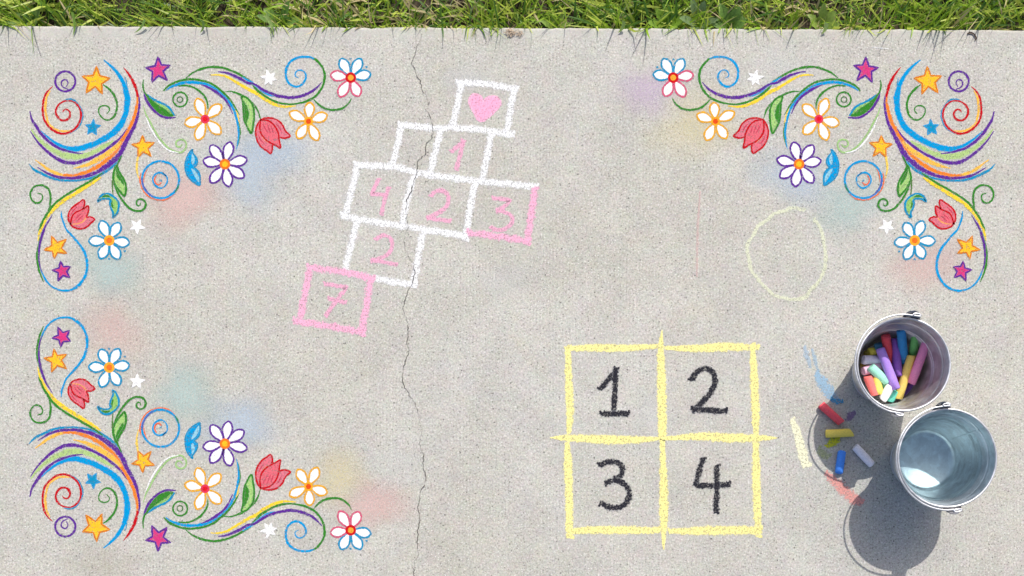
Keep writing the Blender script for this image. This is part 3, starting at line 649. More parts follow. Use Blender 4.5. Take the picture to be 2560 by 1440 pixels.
numeral('black figure 2', [(f4(1575, 590, 1620, 515, 1720, 475, 1800, 520, 1822, 600, 1780, 720, 1690, 830, 1590, 912), 0), (f4(1590, 915, 1750, 920, 1930, 928), 0)], 13.5, BK, 1.25)
numeral('black figure 3', [(g4(600, 440, 680, 402, 780, 408, 835, 470, 815, 550, 740, 598, 668, 622), 0), (g4(750, 592, 860, 640, 908, 730, 890, 820, 820, 880, 720, 895, 615, 850), 0)], 13, BK, 1.25)
numeral('black figure 4', [(g4(1690, 370, 1655, 500, 1615, 640), 0), (g4(1615, 655, 1780, 655, 1965, 645), 0), (g4(1842, 450, 1840, 680, 1832, 930), 0)], 13, BK, 1.25)

# ------------------------------------------------------------------ faint and rubbed chalk
D = Drawing('faint_circle', 'faint yellow chalk circle worn almost away', 'chalk drawing', [(1870, 525), (2070, 750)], ID)
ov = [(1968 + 98 * math.cos(a) + rnd.uniform(-5, 5), 635 + 112 * math.sin(a) + 7 * math.sin(2 * a) + rnd.uniform(-4, 4)) for a in np.linspace(-0.75, 5.1, 26)]
D.stroke('line', (243, 246, 214), ov, 8, rough=1.5, cover=0.72, halo=0.25)
D.stroke('line', (243, 246, 214), [(1968 + 100 * math.cos(a), 637 + 112 * math.sin(a)) for a in np.linspace(0.0, 1.5, 9)], 4, rough=1.6, cover=0.3, halo=0.15)
def mark(name, label, parts):
    D = Drawing(name, label, 'chalk mark', sum([p[1] for p in parts], []), ID)
    for rgb, pts, wd, cov, rough in parts: D.stroke('stroke', rgb, pts, wd, rough=rough, cover=cov, halo=0.4 * cov)
mark('chalk_scribble', 'sky blue chalk streak left of the bucket of chalk', [((186, 214, 238), [(2012, 866), (2018, 890), (2026, 918)], [6, 12, 5], 0.5, 1.8), ((180, 212, 238), [(2030, 872), (2038, 900), (2044, 930)], [4, 9, 4], 0.45, 1.8),
    ((172, 210, 238), [(2042, 935), (2056, 958), (2076, 984), (2092, 1000)], [14, 24, 24, 12], 0.7, 1.5), ((70, 170, 225), [(2078, 996), (2090, 1004), (2104, 1004)], [6, 14, 8], 0.7, 1.3)])
mark('chalk_scribble', 'thick pale yellow chalk streak left of the loose sticks', [((250, 247, 212), [(1980, 1052), (1990, 1072), (1998, 1100), (2006, 1135), (2014, 1160)], [14, 18, 20, 22, 20], 0.95, 0.7)])
mark('chalk_scribble', 'salmon red chalk streak crossing the water bucket shadow', [((255, 176, 166), [(2066, 1184), (2090, 1206), (2112, 1228), (2135, 1248), (2150, 1256)], [12, 22, 24, 24, 16], 0.75, 1.5)])
mark('chalk_scribble', 'small yellow scribble between the yellow and blue sticks', [((222, 224, 62), [(2070, 1116), (2082, 1104), (2094, 1100)], [12, 20, 14], 0.9, 1.0), ((200, 220, 120), [(2048, 1126), (2062, 1138), (2074, 1140)], [16, 20, 10], 0.35, 1.6)])
mark('chalk_scribble', 'small purple scribble right of the red stick', [((150, 110, 176), [(2118, 1050), (2126, 1040), (2136, 1032)], [8, 16, 8], 0.55, 1.5)])
mark('chalk_scribble', 'thin pale line near the lawn above the top right border', [((244, 244, 242), [(2180, 118), (2205, 121), (2220, 122)], [1, 3, 2], 0.7, 1.0)])
mark('chalk_scribble', 'faint white upright line right of the heart square', [((236, 236, 234), [(1446, 305), (1444, 335), (1443, 362)], [4, 5, 3], 0.4, 1.6)])
mark('chalk_scribble', 'faint pink upright line above the four square grid', [((238, 206, 200), [(1750, 480), (1744, 580), (1742, 690)], [4, 6, 4], 0.5, 1.5)])

def smudge(x, y, rx, ry, rgb, strength, label, rot=0.0):
    r = random.Random(int(x * 7 + y)); n = 28; org = P(x, y)
    ph = [r.uniform(0, 6.28) for _ in range(3)]
    V = [(0, 0, 0)]
    for i in range(n):
        a = i / n * 2 * math.pi; k = 1 + 0.13 * math.sin(2 * a + ph[0]) + 0.10 * math.sin(3 * a + ph[1]) + 0.06 * math.sin(5 * a + ph[2])
        u, v = 1.2 * rx * k * math.cos(a), 1.2 * ry * k * math.sin(a)
        V.append(((u * math.cos(rot) - v * math.sin(rot)) / 1000, (u * math.sin(rot) + v * math.cos(rot)) / 1000, 0))
    me = mesh(V, [(0, 1 + i, 1 + (i + 1) % n) for i in range(n)])
    uvl = me.uv_layers.new(name='UVMap')
    for l in me.loops: uvl.data[l.index].uv = (0, 0 if l.vertex_index == 0 else 1)
    SM[0] += 1
    tag(link('chalk_smudge', me, dustmat(rgb, strength), None, (org[0], org[1], 0.0001 + 0.000006 * SM[0])), label, 'chalk smudge', 'soft powder smudges rubbed into the concrete')
SM = [0]
SB, SR, ST, SY, SP, SW = (206, 224, 241), (244, 206, 198), (200, 224, 219), (246, 232, 182), (224, 202, 226), (240, 240, 238)
smudge(620, 420, 130, 100, SB, 0.75, 'pale blue smudge around the purple flower, top left', 0.3)
smudge(700, 380, 90, 70, SB, 0.6, 'pale blue smudge below the large tulip, top left')
smudge(460, 495, 115, 85, SR, 0.85, 'salmon pink smudge under the blue ring, top left')
smudge(275, 675, 95, 80, ST, 0.8, 'teal smudge below the blue flower, top left')
smudge(285, 825, 100, 85, SR, 0.6, 'salmon pink smudge beside the loop, bottom left')
smudge(465, 985, 110, 85, ST, 0.8, 'teal smudge above the blue ring, bottom left')
smudge(590, 1065, 115, 90, SB, 0.8, 'pale blue smudge around the purple flower, bottom left')
smudge(850, 1195, 85, 80, SY, 0.65, 'pale yellow smudge right of the tulip, bottom left')
smudge(935, 1265, 100, 80, SR, 0.8, 'salmon pink smudge right of the half pink flower, bottom left')
smudge(1620, 225, 90, 75, SP, 0.7, 'lilac smudge left of the half pink flower, top right')
smudge(1745, 310, 140, 100, SY, 0.55, 'pale yellow smudge behind the gold flower, top right')
smudge(1985, 440, 110, 90, SB, 0.7, 'pale blue smudge around the purple flower, top right')
smudge(2120, 515, 110, 80, ST, 0.7, 'teal smudge under the blue ring, top right')
smudge(2310, 665, 110, 85, SR, 0.65, 'salmon pink smudge left of the loop, top right')
smudge(1160, 195, 70, 45, SW, 0.5, 'white dust smudge at the top of the hopscotch')
smudge(1640, 1040, 60, 80, SW, 0.4, 'white dust smudge between black figures 1 and 2')
smudge(1960, 160, 110, 60, SW, 0.35, 'white dust smudge above the swoosh, top right')
smudge(1270, 700, 90, 50, SW, 0.35, 'white dust smudge right of the hopscotch')
smudge(1000, 1160, 80, 70, SW, 0.3, 'white dust smudge by the lower crack')
smudge(270, 1410, 120, 70, (190, 176, 154), 0.22, 'tan dirt stain at the bottom edge below the gold star')

# ------------------------------------------------------------------ buckets
def lathe(profile, seg=72):
    V, F = [], []; n = len(profile)
    for i in range(seg):
        a = i / seg * 2 * math.pi
        for r_, z_ in profile: V.append((r_ * math.cos(a), r_ * math.sin(a), z_))
    for i in range(seg):
        b = (i + 1) % seg
        for j in range(n - 1): F.append((i * n + j, b * n + j, b * n + j + 1, i * n + j + 1))
    return mesh(V, F)
def tube(pts, r, seg=10):
    pts = [Vector(p) for p in pts]; V, F = [], []; up = None
    for i, p in enumerate(pts):
        t = (pts[min(i + 1, len(pts) - 1)] - pts[max(i - 1, 0)]).normalized()
        if up is None: up = t.orthogonal().normalized()
        up = (up - t * up.dot(t)).normalized(); b = t.cross(up)
        for k in range(seg):
            a = k / seg * 2 * math.pi; V.append(p + up * r * math.cos(a) + b * r * math.sin(a))
    for i in range(len(pts) - 1):
        for k in range(seg): F.append((i * seg + k, i * seg + (k + 1) % seg, (i + 1) * seg + (k + 1) % seg, (i + 1) * seg + k))
    F.append(tuple(range(seg))[::-1]); F.append(tuple(range((len(pts) - 1) * seg, len(pts) * seg)))
    return mesh(V, F)

def bucket(rim_px, R, RB, H, ear_ang, label, m_wall, seam_ang):
    g_ = at_height(rim_px[0], rim_px[1], H); root = thing('metal_bucket', (g_.x, g_.y, 0.0), label, 'bucket', 'galvanised buckets at the corner of the slab')
    def rad(z_):
        u = z_ / H; r_ = RB + (R - RB) * u
        for zc_ in (0.60, 0.64, 0.86, 0.12):
            r_ += 0.0016 * math.exp(-((u - zc_) * H / 0.0022) ** 2)
        return r_
    zs = [0.0] + sorted(set([round(k * H / 60, 5) for k in range(1, 60)] + [round(c_ * H + d_, 5) for c_ in (0.60, 0.64, 0.86, 0.12) for d_ in (-0.003, -0.0015, 0, 0.0015, 0.003)])) + [H]
    th = 0.0011; zb_ = 0.006
    out = [(0.0001, zb_ - 0.0015), (RB - 0.004, zb_ - 0.0015), (RB - 0.001, 0.0)] + [(rad(z_), z_) for z_ in zs]
    inn = [(rad(z_) - th, z_) for z_ in reversed(zs) if z_ > zb_ + 0.002]
    ins = inn + [(rad(zb_) - th - 0.002, zb_ + 0.0005), (rad(zb_) - th - 0.008, zb_), (rad(zb_) - th - 0.011, zb_ - 0.001), (0.0001, zb_ - 0.001)]
    link('wall', lathe(out + ins, 96), m_wall, root, smooth=True)
    ring_ = [(R + 0.0008 + 0.0026 * math.cos(a), H + 0.0026 * math.sin(a)) for a in np.linspace(0, 2 * math.pi, 11)]
    link('rim', lathe(ring_, 96), M_RIM, root, smooth=True)
    fr = [(RB + 0.0006 + 0.0018 * math.cos(a), 0.0022 + 0.0018 * math.sin(a)) for a in np.linspace(0, 2 * math.pi, 9)]
    link('foot_ring', lathe(fr, 96), M_RIM, root, smooth=True)
    # folded side seam
    V, F = [], []
    zz = np.linspace(0.008, H - 0.004, 24)
    for z_ in zz:
        r_ = rad(z_) - th
        for da, dr in ((-0.030, 0.0), (-0.028, 0.0012), (0.028, 0.0012), (0.030, 0.0)):
            a = seam_ang + da * 0.09 / r_ * 1.0
            V.append(((r_ - dr) * math.cos(a), (r_ - dr) * math.sin(a), z_))
    for i in range(len(zz) - 1):
        for k in range(3): F.append((4 * i + k, 4 * i + k + 1, 4 * i + 5 + k, 4 * i + 4 + k))
    link('seam', mesh(V, F), m_wall, root)
    # ears: a pressed plate riveted below the rim, standing over it, with a hole for the wire
    piv = []
    for s_ in (0, 1):
        A = ear_ang + math.pi * s_
        er, et = Vector((math.cos(A), math.sin(A), 0)), Vector((-math.sin(A), math.cos(A), 0))
        V, F = [], []
        shape = [(-0.021, -0.022), (-0.021, -0.003), (-0.017, 0.007), (-0.009, 0.0125), (0.0, 0.014), (0.009, 0.0125), (0.017, 0.007), (0.021, -0.003), (0.021, -0.022)]
        for off in (0.0034, 0.0050):
            for u, v in shape:
                sag = (R + off) - math.sqrt(max(0, (R + off) ** 2 - u * u))
                V.append(er * (R + off - sag + 0.95 * max(0, v) + (0.22 * v if v < 0 else 0)) + et * u + Vector((0, 0, H + v)))
        k = len(shape)
        F.append(tuple(range(k))); F.append(tuple(range(2 * k - 1, k - 1, -1)))
        for i in range(k): F.append((i, (i + 1) % k, k + (i + 1) % k, k + i))
        ear = link('ear', mesh(V, F), M_EAR, root)
        for u in (-0.012, 0.012):
            c_ = er * (R + 0.0058 - 0.013 * 0.22) + et * u + Vector((0, 0, H - 0.013))
            rv = lathe([(0.0001, 0.0022), (0.0018, 0.0018), (0.0028, 0.0008), (0.003, 0.0)], 10)
            q = er.to_track_quat('Z', 'Y')
            for vv in rv.vertices: vv.co = q @ vv.co + c_
            link('rivet', rv, M_RIM, ear, smooth=True)
        piv.append(er * (R + 0.0052) + Vector((0, 0, H + 0.006)))
    # wire bail folded over to the left, a little above the rim
    mid = (piv[0] + piv[1]) / 2; ax = (piv[0] - piv[1]).normalized()
    side = Vector((-ax.y, ax.x, 0)) if Vector((-ax.y, ax.x, 0)).x < 0 else Vector((ax.y, -ax.x, 0))
    path = []
    hl_ = (piv[0] - piv[1]).length / 2; LIFT = 0.011
    er = ax
    def hook(sg):                                         # wire end bent through the ear and turned back as an eye
        c_ = piv[0] if sg > 0 else piv[1]; e_ = ax * sg; pts = []
        for a in np.linspace(math.pi * 1.25, -0.15 * math.pi, 9):
            pts.append(c_ + e_ * (0.004 + 0.0038 * math.sin(a)) - side * (0.008 + 0.009 * math.cos(a)) + Vector((0, 0, 0.004)))
        return pts
    arc = []
    for a in np.linspace(0.12, math.pi - 0.12, 48):
        k = math.sin(a)
        arc.append(mid + ax * (hl_ + 0.0025) * math.cos(a) + side * ((R + 0.0105) * k) + Vector((0, 0, LIFT * k + 0.001)))
    pts = list(reversed(hook(1)))
    pts = hook(1) + arc + list(reversed(hook(-1)))
    link('handle', tube(pts, 0.0021), M_RIM, root, smooth=True)
    return root, rad

M_RIM = galvanised('galvanised_wire', (0.66, 0.66, 0.67)); M_EAR = galvanised('galvanised_ear', (0.20, 0.20, 0.215))
b1, rad1 = bucket((2259, 911), 0.1055, 0.071, 0.195, math.radians(80), 'galvanised bucket full of coloured chalk sticks', galvanised('galvanised_dusty', (0.56, 0.56, 0.565), 0.55), math.radians(150))
b2, rad2 = bucket((2368, 1145), 0.111, 0.072, 0.205, math.radians(96), 'galvanised bucket of clear water below the chalk bucket', galvanised('galvanised_clean', (0.66, 0.71, 0.74)), math.radians(38))
wl = 0.152; wr = rad2(wl) - 0.0013
wme = lathe([(wr, wl + 0.0012), (wr - 0.0015, wl + 0.0004), (wr - 0.004, wl)] + [(wr * k, wl) for k in (0.8, 0.6, 0.4, 0.2, 0.001)], 96)
if wme.polygons[400].normal.z < 0: wme.flip_normals()
wat = tag(link('water', wme, watermat(), None, b2.location, True), 'clear still water inside the lower metal bucket', 'water')
wat.cycles.is_caustics_caster = True
for ch in b2.children:
    if ch.name.split('.')[0] in ('wall', 'seam'): ch.cycles.is_caustics_receiver = True

# ------------------------------------------------------------------ chalk sticks
def stick(p1, p2, r, rgb, label, group=None, cut=0.0, name='chalk_stick'):
    p1, p2 = Vector(p1), Vector(p2); L = (p2 - p1).length; seg = 20
    pr = [(0.0001, 0), (r * 0.78, 0.0002), (r * 0.93, 0.0012), (r * 0.98, 0.004), (r, L * 0.35), (r * 0.99, L * 0.7), (r * 0.95, L - 0.003), (r * 0.90, L - 0.0010), (r * 0.76, L - 0.0001), (0.0001, L)]
    me = lathe(pr, seg); rr_ = random.Random(int(L * 1e6))
    ph = rr_.uniform(0, 6.28)
    for v in me.vertices:
        v.co.x *= 1 + 0.025 * math.sin(v.co.z * 70 + ph); v.co.y *= 1 + 0.025 * math.sin(v.co.z * 90 + ph * 2)
        if cut and v.co.z > L * 0.8: v.co.z -= cut * (v.co.x / r * 0.5 + 0.5)
        elif v.co.z < 0.001 or v.co.z > L - 0.002: v.co.z += 0.22 * v.co.x * math.sin(ph) + 0.22 * v.co.y * math.cos(ph)
    o = link(name, me, stickmat(rgb), None, p1, True)
    o.rotation_mode = 'QUATERNION'; o.rotation_quaternion = (p2 - p1).to_track_quat('Z', 'Y')
    return tag(o, label, 'chalk', group)
LG = 'loose chalk sticks on the slab'
def ground_stick(a, b, r, rgb, label, cut=0.0):
    A, B = at_height(a[0], a[1], r), at_height(b[0], b[1], r); return stick(A, B, r, rgb, label, LG, cut)
ground_stick((2052, 1011), (2104, 1058), 0.0102, (238, 70, 84), 'red chalk stick on the slab, in the chalk bucket shadow')
ground_stick((2064, 1084.5), (2136, 1081), 0.0105, (250, 216, 84), 'yellow chalk stick lying level on the slab', 0.012)
ground_stick((2137, 1116), (2180, 1162), 0.0102, (240, 236, 244), 'white chalk stick on the slab nearest the water bucket')
ground_stick((2105, 1128), (2097, 1183), 0.0105, (40, 130, 232), 'bright blue chalk stick upright on the slab at the shadow edge')
BG = 'chalk sticks in the bucket'
def bs(e, za_, zb2, rgb, label, r=0.0110):
    if za_ > 0.05: za_, zb2 = za_ + 0.004, zb2 + 0.004
    q = [(2080 + e[i] / 5.144, 770 + e[i + 1] / 5.144) for i in (0, 2)]
    stick(at_height(q[0][0], q[0][1], za_), at_height(q[1][0], q[1][1], zb2), r, rgb, label + ' in the bucket', BG)
LIL, LPUR = (172, 132, 228), (140, 84, 200)
bs((1050, 950, 925, 1135), 0.030, 0.026, (132, 80, 190), 'lowest purple stick, under the yellow and pink sticks', 0.0096)
bs((1090, 790, 1160, 930), 0.045, 0.034, (244, 160, 208), 'short pink stick at the empty right side')
bs((380, 760, 560, 700), 0.040, 0.040, (190, 160, 50), 'olive yellow stick under the lavender one')
bs((840, 760, 850, 950), 0.030, 0.030, (230, 60, 80), 'red stick mostly hidden under the purple sticks')
bs((700, 980, 640, 1030), 0.030, 0.030, (70, 140, 80), 'dark green stick hidden under the white one')
bs((470, 570, 700, 540), 0.066, 0.055, (214, 200, 50), 'yellow stick pointing left at the rim side')
bs((420, 600, 560, 600), 0.045, 0.045, (170, 150, 40), 'dull yellow stick below the yellow one')
bs((595, 460, 660, 700), 0.078, 0.052, (24, 104, 140), 'dark teal blue stick under the long purple one')
bs((395, 668, 680, 662), 0.074, 0.062, (224, 218, 236), 'lavender white stick lying across the left')
bs((395, 815, 720, 735), 0.070, 0.060, (252, 190, 212), 'pale pink stick at the left wall')
bs((455, 875, 560, 1120), 0.072, 0.062, (246, 110, 104), 'salmon red stick at the lower left wall')
bs((570, 880, 605, 1115), 0.072, 0.062, (252, 220, 96), 'pale yellow stick between salmon and white sticks')
bs((820, 1060, 735, 1195), 0.058, 0.048, (90, 206, 182), 'turquoise stick at the bottom edge')
bs((760, 990, 650, 1180), 0.076, 0.062, (250, 248, 246), 'white stick at the lower edge')
bs((690, 350, 740, 700), 0.098, 0.054, (230, 58, 76), 'red stick leaning on the back wall')
bs((805, 395, 850, 880), 0.074, 0.068, (138, 78, 186), 'dark purple stick in the middle')
bs((885, 275, 930, 700), 0.112, 0.056, (10, 140, 206), 'bright blue stick leaning on the back wall')
bs((1085, 325, 1035, 620), 0.106, 0.062, (104, 186, 92), 'green stick leaning on the back wall')
bs((490, 755, 715, 955), 0.082, 0.074, (160, 232, 204), 'mint green stick')
bs((1025, 610, 850, 1170), 0.082, 0.054, (250, 212, 100), 'long yellow stick')
bs((618, 520, 825, 1045), 0.090, 0.080, LIL, 'long lilac purple stick on top of the pile')
bs((1220, 430, 1018, 975), 0.112, 0.070, (244, 142, 190), 'long pink stick leaning on the right wall')

# ------------------------------------------------------------------ grass
def blades(n, xr, yr, seed, lenf, mode=0):
    """mode 0: turf, 1: blades hanging over the slab, 2: upright blades at the edge"""
    r = np.random.default_rng(seed)
    x = r.uniform(xr[0], xr[1], n); dist = yr[0] + (yr[1] - yr[0]) * r.uniform(0, 1, n)
    if mode:                                             # the loose blades stand in tufts
        cl = r.uniform(xr[0], xr[1], max(4, n // 7)); x = cl[r.integers(0, len(cl), n)] + r.normal(0, 0.03, n)
    px = x * 1000 + 1280
    y = (720 - (62 + 11.0 * px / 2560.0)) / 1000.0 + dist
    lush = 0.5 + 0.5 * np.sin(px / 210.0 + 0.6) * np.sin(px / 83.0 + 1.0)
    dry = np.exp(-((px - 900) / 240.0) ** 2) + 0.9 * np.exp(-((px - 2010) / 130.0) ** 2)
    tall = np.clip(0.78 + 0.35 * lush - 0.32 * np.clip(dry, 0, 1), 0.45, 1.2)
    L = r.uniform(0.050, 0.105, n) * tall * lenf
    L *= np.clip(0.62 + dist / 0.05, 0.62, 1.0)
    wd = r.uniform(0.0030, 0.0086, n) * (0.75 + 0.5 * lush) * np.where(r.uniform(0, 1, n) < 0.35, 0.45, 1.0)
    phi = r.uniform(0, 2 * np.pi, n)
    lean = r.uniform(0.35, 0.96, n); bend = r.uniform(0.1, 0.7, n)
    if mode == 0:
        flip = (np.sin(phi) * L + dist < 0.004) & (r.uniform(0, 1, n) < 0.97)
        phi = np.where(flip, np.where(r.uniform(0, 1, n) < 0.5, r.uniform(-0.1, 0.9, n), r.uniform(2.24, 3.24, n)), phi)
    if mode == 2: lean = r.uniform(0.05, 0.45, n); bend = r.uniform(0.05, 0.4, n); wd *= 0.75
    if mode == 1: wd *= 0.6; phi = r.normal(-np.pi / 2, 0.7, n); lean = r.uniform(0.45, 0.9, n)
    twist = r.uniform(-0.9, 0.9, n)
    T_ = np.array([0, 0.3, 0.6, 0.85, 1.0]); K = len(T_)
    dx, dy = np.cos(phi), np.sin(phi)
    V = np.zeros((n, 2 * K, 3), np.float32)
    for k, t in enumerate(T_):
        out = L * (lean * t + bend * 0.35 * t * t); up = L * (np.sqrt(np.clip(1 - lean ** 2, 0.08, 1)) * t - bend * 0.38 * t * t)
        cx_, cy_, cz_ = x + dx * out, y + dy * out, -0.055 + up
        hw = wd * 0.5 * (0.75 + 0.9 * t - 1.63 * t * t) if k else wd * 0.38
        hw = np.maximum(hw, 0.0001)
        tw = twist * t
        for s_, j in ((-1, 0), (1, 1)):
            V[:, 2 * k + j, 0] = cx_ + s_ * hw * -dy * np.cos(tw); V[:, 2 * k + j, 1] = cy_ + s_ * hw * dx * np.cos(tw)
            V[:, 2 * k + j, 2] = cz_ + s_ * hw * np.sin(tw)
    # blades that dip into the slab are lifted onto it
    ed = (720 - (62 + 11.0 * (V[:, :, 0] * 1000 + 1280) / 2560.0)) / 1000.0
    over = V[:, :, 1] < ed + 0.003
    V[:, :, 2] = np.where(over, np.maximum(V[:, :, 2], 0.003 + 0.002 * r.uniform(0, 1, (n, 1))), V[:, :, 2])
    base = np.arange(n)[:, None] * (2 * K)
    quads = np.concatenate([base + np.array([2 * k, 2 * k + 1, 2 * k + 3, 2 * k + 2]) for k in range(K - 1)], 1).reshape(-1, 4)
    # colour of each blade: fresh, blue green, yellow green or straw
    c = np.zeros((n, 3), np.float32); u = r.uniform(0, 1, n)
    g1, g2, g3, g4_ = np.array([0.250, 0.400, 0.028]), np.array([0.090, 0.195, 0.030]), np.array([0.480, 0.560, 0.090]), np.array([0.60, 0.50, 0.28])
    ps = 0.05 + 0.28 * np.clip(dry, 0, 1)
    c[:] = g1; c[u > 0.42] = g2; c[u > 0.68] = g3; c[r.uniform(0, 1, n) < ps] = g4_
    c *= r.uniform(0.75, 1.25, (n, 1))
    me = bpy.data.meshes.new('grass'); nv = n * 2 * K
    me.vertices.add(nv); me.vertices.foreach_set('co', V.reshape(-1))
    me.loops.add(quads.size); me.loops.foreach_set('vertex_index', quads.reshape(-1).astype(np.int32))
    me.polygons.add(len(quads)); me.polygons.foreach_set('loop_start', np.arange(0, quads.size, 4, dtype=np.int32)); me.polygons.foreach_set('loop_total', np.full(len(quads), 4, np.int32))
    me.update()
    at = me.attributes.new('blade_colour', 'FLOAT_COLOR', 'POINT')
    cc = np.ones((n, 2 * K, 4), np.float32); cc[:, :, :3] = c[:, None, :]
    at.data.foreach_set('color', cc.reshape(-1))
    return me
MB_ = bladesmat('grass_blades')
def stuff(name, me, label):
    o = link(name, me, MB_); o['kind'] = 'stuff'; tag(o, label, 'grass'); return o
stuff('lawn_grass', blades(32000, (-3.0, 3.0), (0.006, 0.60), 11, 1.0), 'dense green lawn grass along the far slab edge')
stuff('edge_grass', blades(90, (-2.6, 2.6), (0.002, 0.02), 12, 1.0, 1), 'loose grass blades hanging out over the slab edge')
stuff('upright_grass', blades(760, (-2.6, 2.6), (0.003, 0.02), 13, 1.65, 2), 'thin upright grass blades standing along the slab edge')

# ------------------------------------------------------------------ weeds, dry tuft, dead leaf, a few long blades lying on the slab
def leafmat(name, col):
    m, nt = newmat(name); g = G(nt)
    tc = g.n('ShaderNodeTexCoord'); nz = g.noise(tc.outputs['Object'], 180, 3, 0.6)
    c = g.mix(1.0, tuple(col) + (1,), g.ramp(nz, 0.25, 0.75, 0.8, 1.2), 'MULTIPLY')
    b = g.n('ShaderNodeBsdfPrincipled'); g.l(c, b.inputs['Base Color']); b.inputs['Roughness'].default_value = 0.5
    t = g.n('ShaderNodeBsdfTranslucent'); g.l(c, t.inputs[0]); mx = g.n('ShaderNodeMixShader'); mx.inputs[0].default_value = 0.3
    g.l(b.outputs[0], mx.inputs[1]); g.l(t.outputs[0], mx.inputs[2]); o = g.n('ShaderNodeOutputMaterial'); g.l(mx.outputs[0], o.inputs[0])
    return m
def leaf(L, W, phi, rise, droop, base, lobes=0.0, k=9):
    V, F = [], []
    dx, dy = math.cos(phi), math.sin(phi)
    for i in range(k):
        t = i / (k - 1); o_ = L * t * math.cos(rise); z_ = L * (t * math.sin(rise) - droop * t * t)
        hw = max(0.0006, W * 0.5 * math.sin(math.pi * min(1, 0.06 + t * 0.94)) ** 0.7 * (1 + lobes * math.sin(t * 22)))
        for s_ in (-1, 0, 1):
            V.append((base[0] + dx * o_ - dy * hw * s_, base[1] + dy * o_ + dx * hw * s_, base[2] + z_ + abs(s_) * hw * 0.28))
    for i in range(k - 1):
        for j in (0, 1): F.append((3 * i + j, 3 * i + j + 1, 3 * i + 4 + j, 3 * i + 3 + j))
    return mesh(V, F)
def weed(x, y, n_, L, W, col, label, lobes=0.0, seed=1):
    r = random.Random(seed); X, Y = P(x, y); root = thing('broadleaf_weed', (X, Y, -0.055), label, 'weed', 'broad leaved weeds in the lawn edge'); m = leafmat('weed_leaf', col)
    for i in range(n_):
        link('leaf', leaf(L * r.uniform(0.75, 1.1), W * r.uniform(0.8, 1.1), i / n_ * 6.28 + r.uniform(-0.3, 0.3), r.uniform(0.75, 1.05), r.uniform(0.15, 0.4), (0, 0, 0.0), lobes), m, root, smooth=True)
weed(1748, 38, 6, 0.085, 0.022, (0.17, 0.25, 0.10), 'grey green weed with narrow leaves right of the half pink flower', 0, 4)
weed(1828, 50, 6, 0.080, 0.034, (0.13, 0.24, 0.04), 'broad round leaved weed above the top right spiral', 0, 5)
weed(1668, 42, 8, 0.072, 0.026, (0.19, 0.32, 0.03), 'bright lobed weed directly above the half pink flower, top right', 0.25, 6)
weed(1385, 48, 7, 0.070, 0.016, (0.22, 0.33, 0.06), 'small leafy weed at the lawn edge right of the hopscotch', 0.2, 7)
weed(2062, 48, 7, 0.085, 0.024, (0.24, 0.34, 0.06), 'pale leafy weed above the top right magenta star', 0.2, 8)
weed(52, 45, 7, 0.085, 0.022, (0.14, 0.23, 0.05), 'leafy weed at the left end of the lawn edge', 0.15, 9)
weed(685, 40, 6, 0.085, 0.022, (0.13, 0.25, 0.04), 'leafy weed above the top left white star', 0.1, 10)
def long_blade(x0, y0, x1, y1, wd, col, label):
    a_ = np.array(P(x0, y0)); b_ = np.array(P(x1, y1)); n_ = np.array([-(b_ - a_)[1], (b_ - a_)[0]]); n_ = n_ / np.linalg.norm(n_)
    V, F = [], []
    for i in range(9):
        t = i / 8; p_ = a_ + (b_ - a_) * t + n_ * 0.004 * math.sin(t * 3.1); hw = wd * 0.5 * (1 - t ** 2.2) + 0.0003; zz_ = 0.005 + 0.014 * (1 - t) ** 1.5
        for s_ in (-1, 0, 1): V.append((p_[0] + n_[0] * hw * s_ - a_[0], p_[1] + n_[1] * hw * s_ - a_[1], zz_ + abs(s_) * hw * 0.3))
    for i in range(8):
        for j in (0, 1): F.append((3 * i + j, 3 * i + j + 1, 3 * i + 4 + j, 3 * i + 3 + j))
    tag(link('grass_blade', mesh(V, F), leafmat('long_blade', col), None, (a_[0], a_[1], 0), True), label, 'grass blade', 'long blades lying over the slab edge')
long_blade(192, 40, 185, 92, 0.007, (0.16, 0.28, 0.04), 'long green blade over the slab edge left of the gold star')
long_blade(372, 58, 338, 84, 0.006, (0.18, 0.30, 0.06), 'slanting green blade over the slab edge above the magenta star')
long_blade(516, 60, 502, 84, 0.007, (0.16, 0.26, 0.05), 'short green blade over the slab edge above the green swoosh')
long_blade(672, 48, 686, 92, 0.009, (0.26, 0.36, 0.10), 'pale broad blade over the slab edge above the white star')
long_blade(1560, 62, 1545, 84, 0.009, (0.22, 0.32, 0.08), 'pale bent blade over the slab edge near the lilac smudge')
long_blade(2062, 66, 2052, 88, 0.010, (0.30, 0.40, 0.12), 'pale broad blade over the slab edge left of the magenta star')
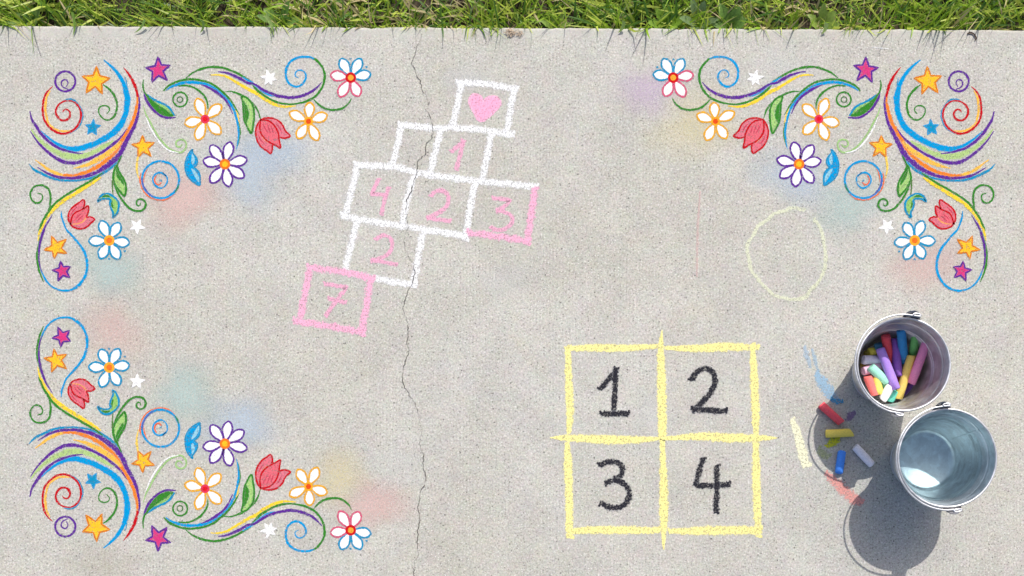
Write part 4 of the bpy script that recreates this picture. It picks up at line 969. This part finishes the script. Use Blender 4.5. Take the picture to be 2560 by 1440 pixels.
def clump(name, x, y, n_, spread, Lr, col, label, cat, seed):
    r = random.Random(seed); X, Y = P(x, y); V, F = [], []
    for i in range(n_):
        a = r.uniform(0, 6.28); L = r.uniform(*Lr); bx_, by_ = r.gauss(0, spread), r.gauss(0, spread * 0.5); hw = r.uniform(0.0006, 0.0014); k0 = r.uniform(-2.5, 2.5)
        b0 = len(V)
        for j in range(5):
            t = j / 4; aa = a + k0 * (t - 0.5)
            px_, py_ = bx_ + math.cos(aa) * L * (t - 0.5), by_ + math.sin(aa) * L * (t - 0.5)
            zz_ = 0.0015 + r.uniform(0, 0.006) * math.sin(math.pi * t) + 0.0006 * (i % 5)
            for s_ in (-1, 1): V.append((px_ - math.sin(aa) * hw * s_, py_ + math.cos(aa) * hw * s_, zz_ + 0.0004 * s_))
        for j in range(4): F.append((b0 + 2 * j, b0 + 2 * j + 1, b0 + 2 * j + 3, b0 + 2 * j + 2))
    tag(link(name, mesh(V, F), leafmat(name, col), None, (X, Y, 0)), label, cat)
clump('dry_tuft', 1283, 84, 30, 0.010, (0.008, 0.020), (0.55, 0.44, 0.33), 'small tuft of dry tan roots on the slab edge', 'dry grass', 3)
# curled dead leaf by the right end of the lawn
V, F = [], []
path = catmull([(2417, 86, 3), (2425, 83, 5), (2433, 86, 4), (2438, 93, 4), (2440, 98, 3), (2436, 102, 2)], False, 1.5)
o0 = P(2430, 92)
for i, p_ in enumerate(path):
    q_ = path[min(i + 1, len(path) - 1)] - path[max(i - 1, 0)]; q_ = q_[:2] / np.linalg.norm(q_[:2])
    for s_, z_ in ((-1, 0.003), (0, 0.0014), (1, 0.0032)):
        X, Y = P(p_[0] - q_[1] * p_[2] * 0.5 * s_, p_[1] + q_[0] * p_[2] * 0.5 * s_); V.append((X - o0[0], Y - o0[1], z_))
for i in range(len(path) - 1):
    for j in (0, 1): F.append((3 * i + j, 3 * i + j + 1, 3 * i + 4 + j, 3 * i + 3 + j))
tag(link('dead_leaf', mesh(V, F), leafmat('dead_leaf', (0.12, 0.085, 0.065)), None, (o0[0], o0[1], 0)), 'dark curled dead leaf on the slab above the purple ring', 'leaf')
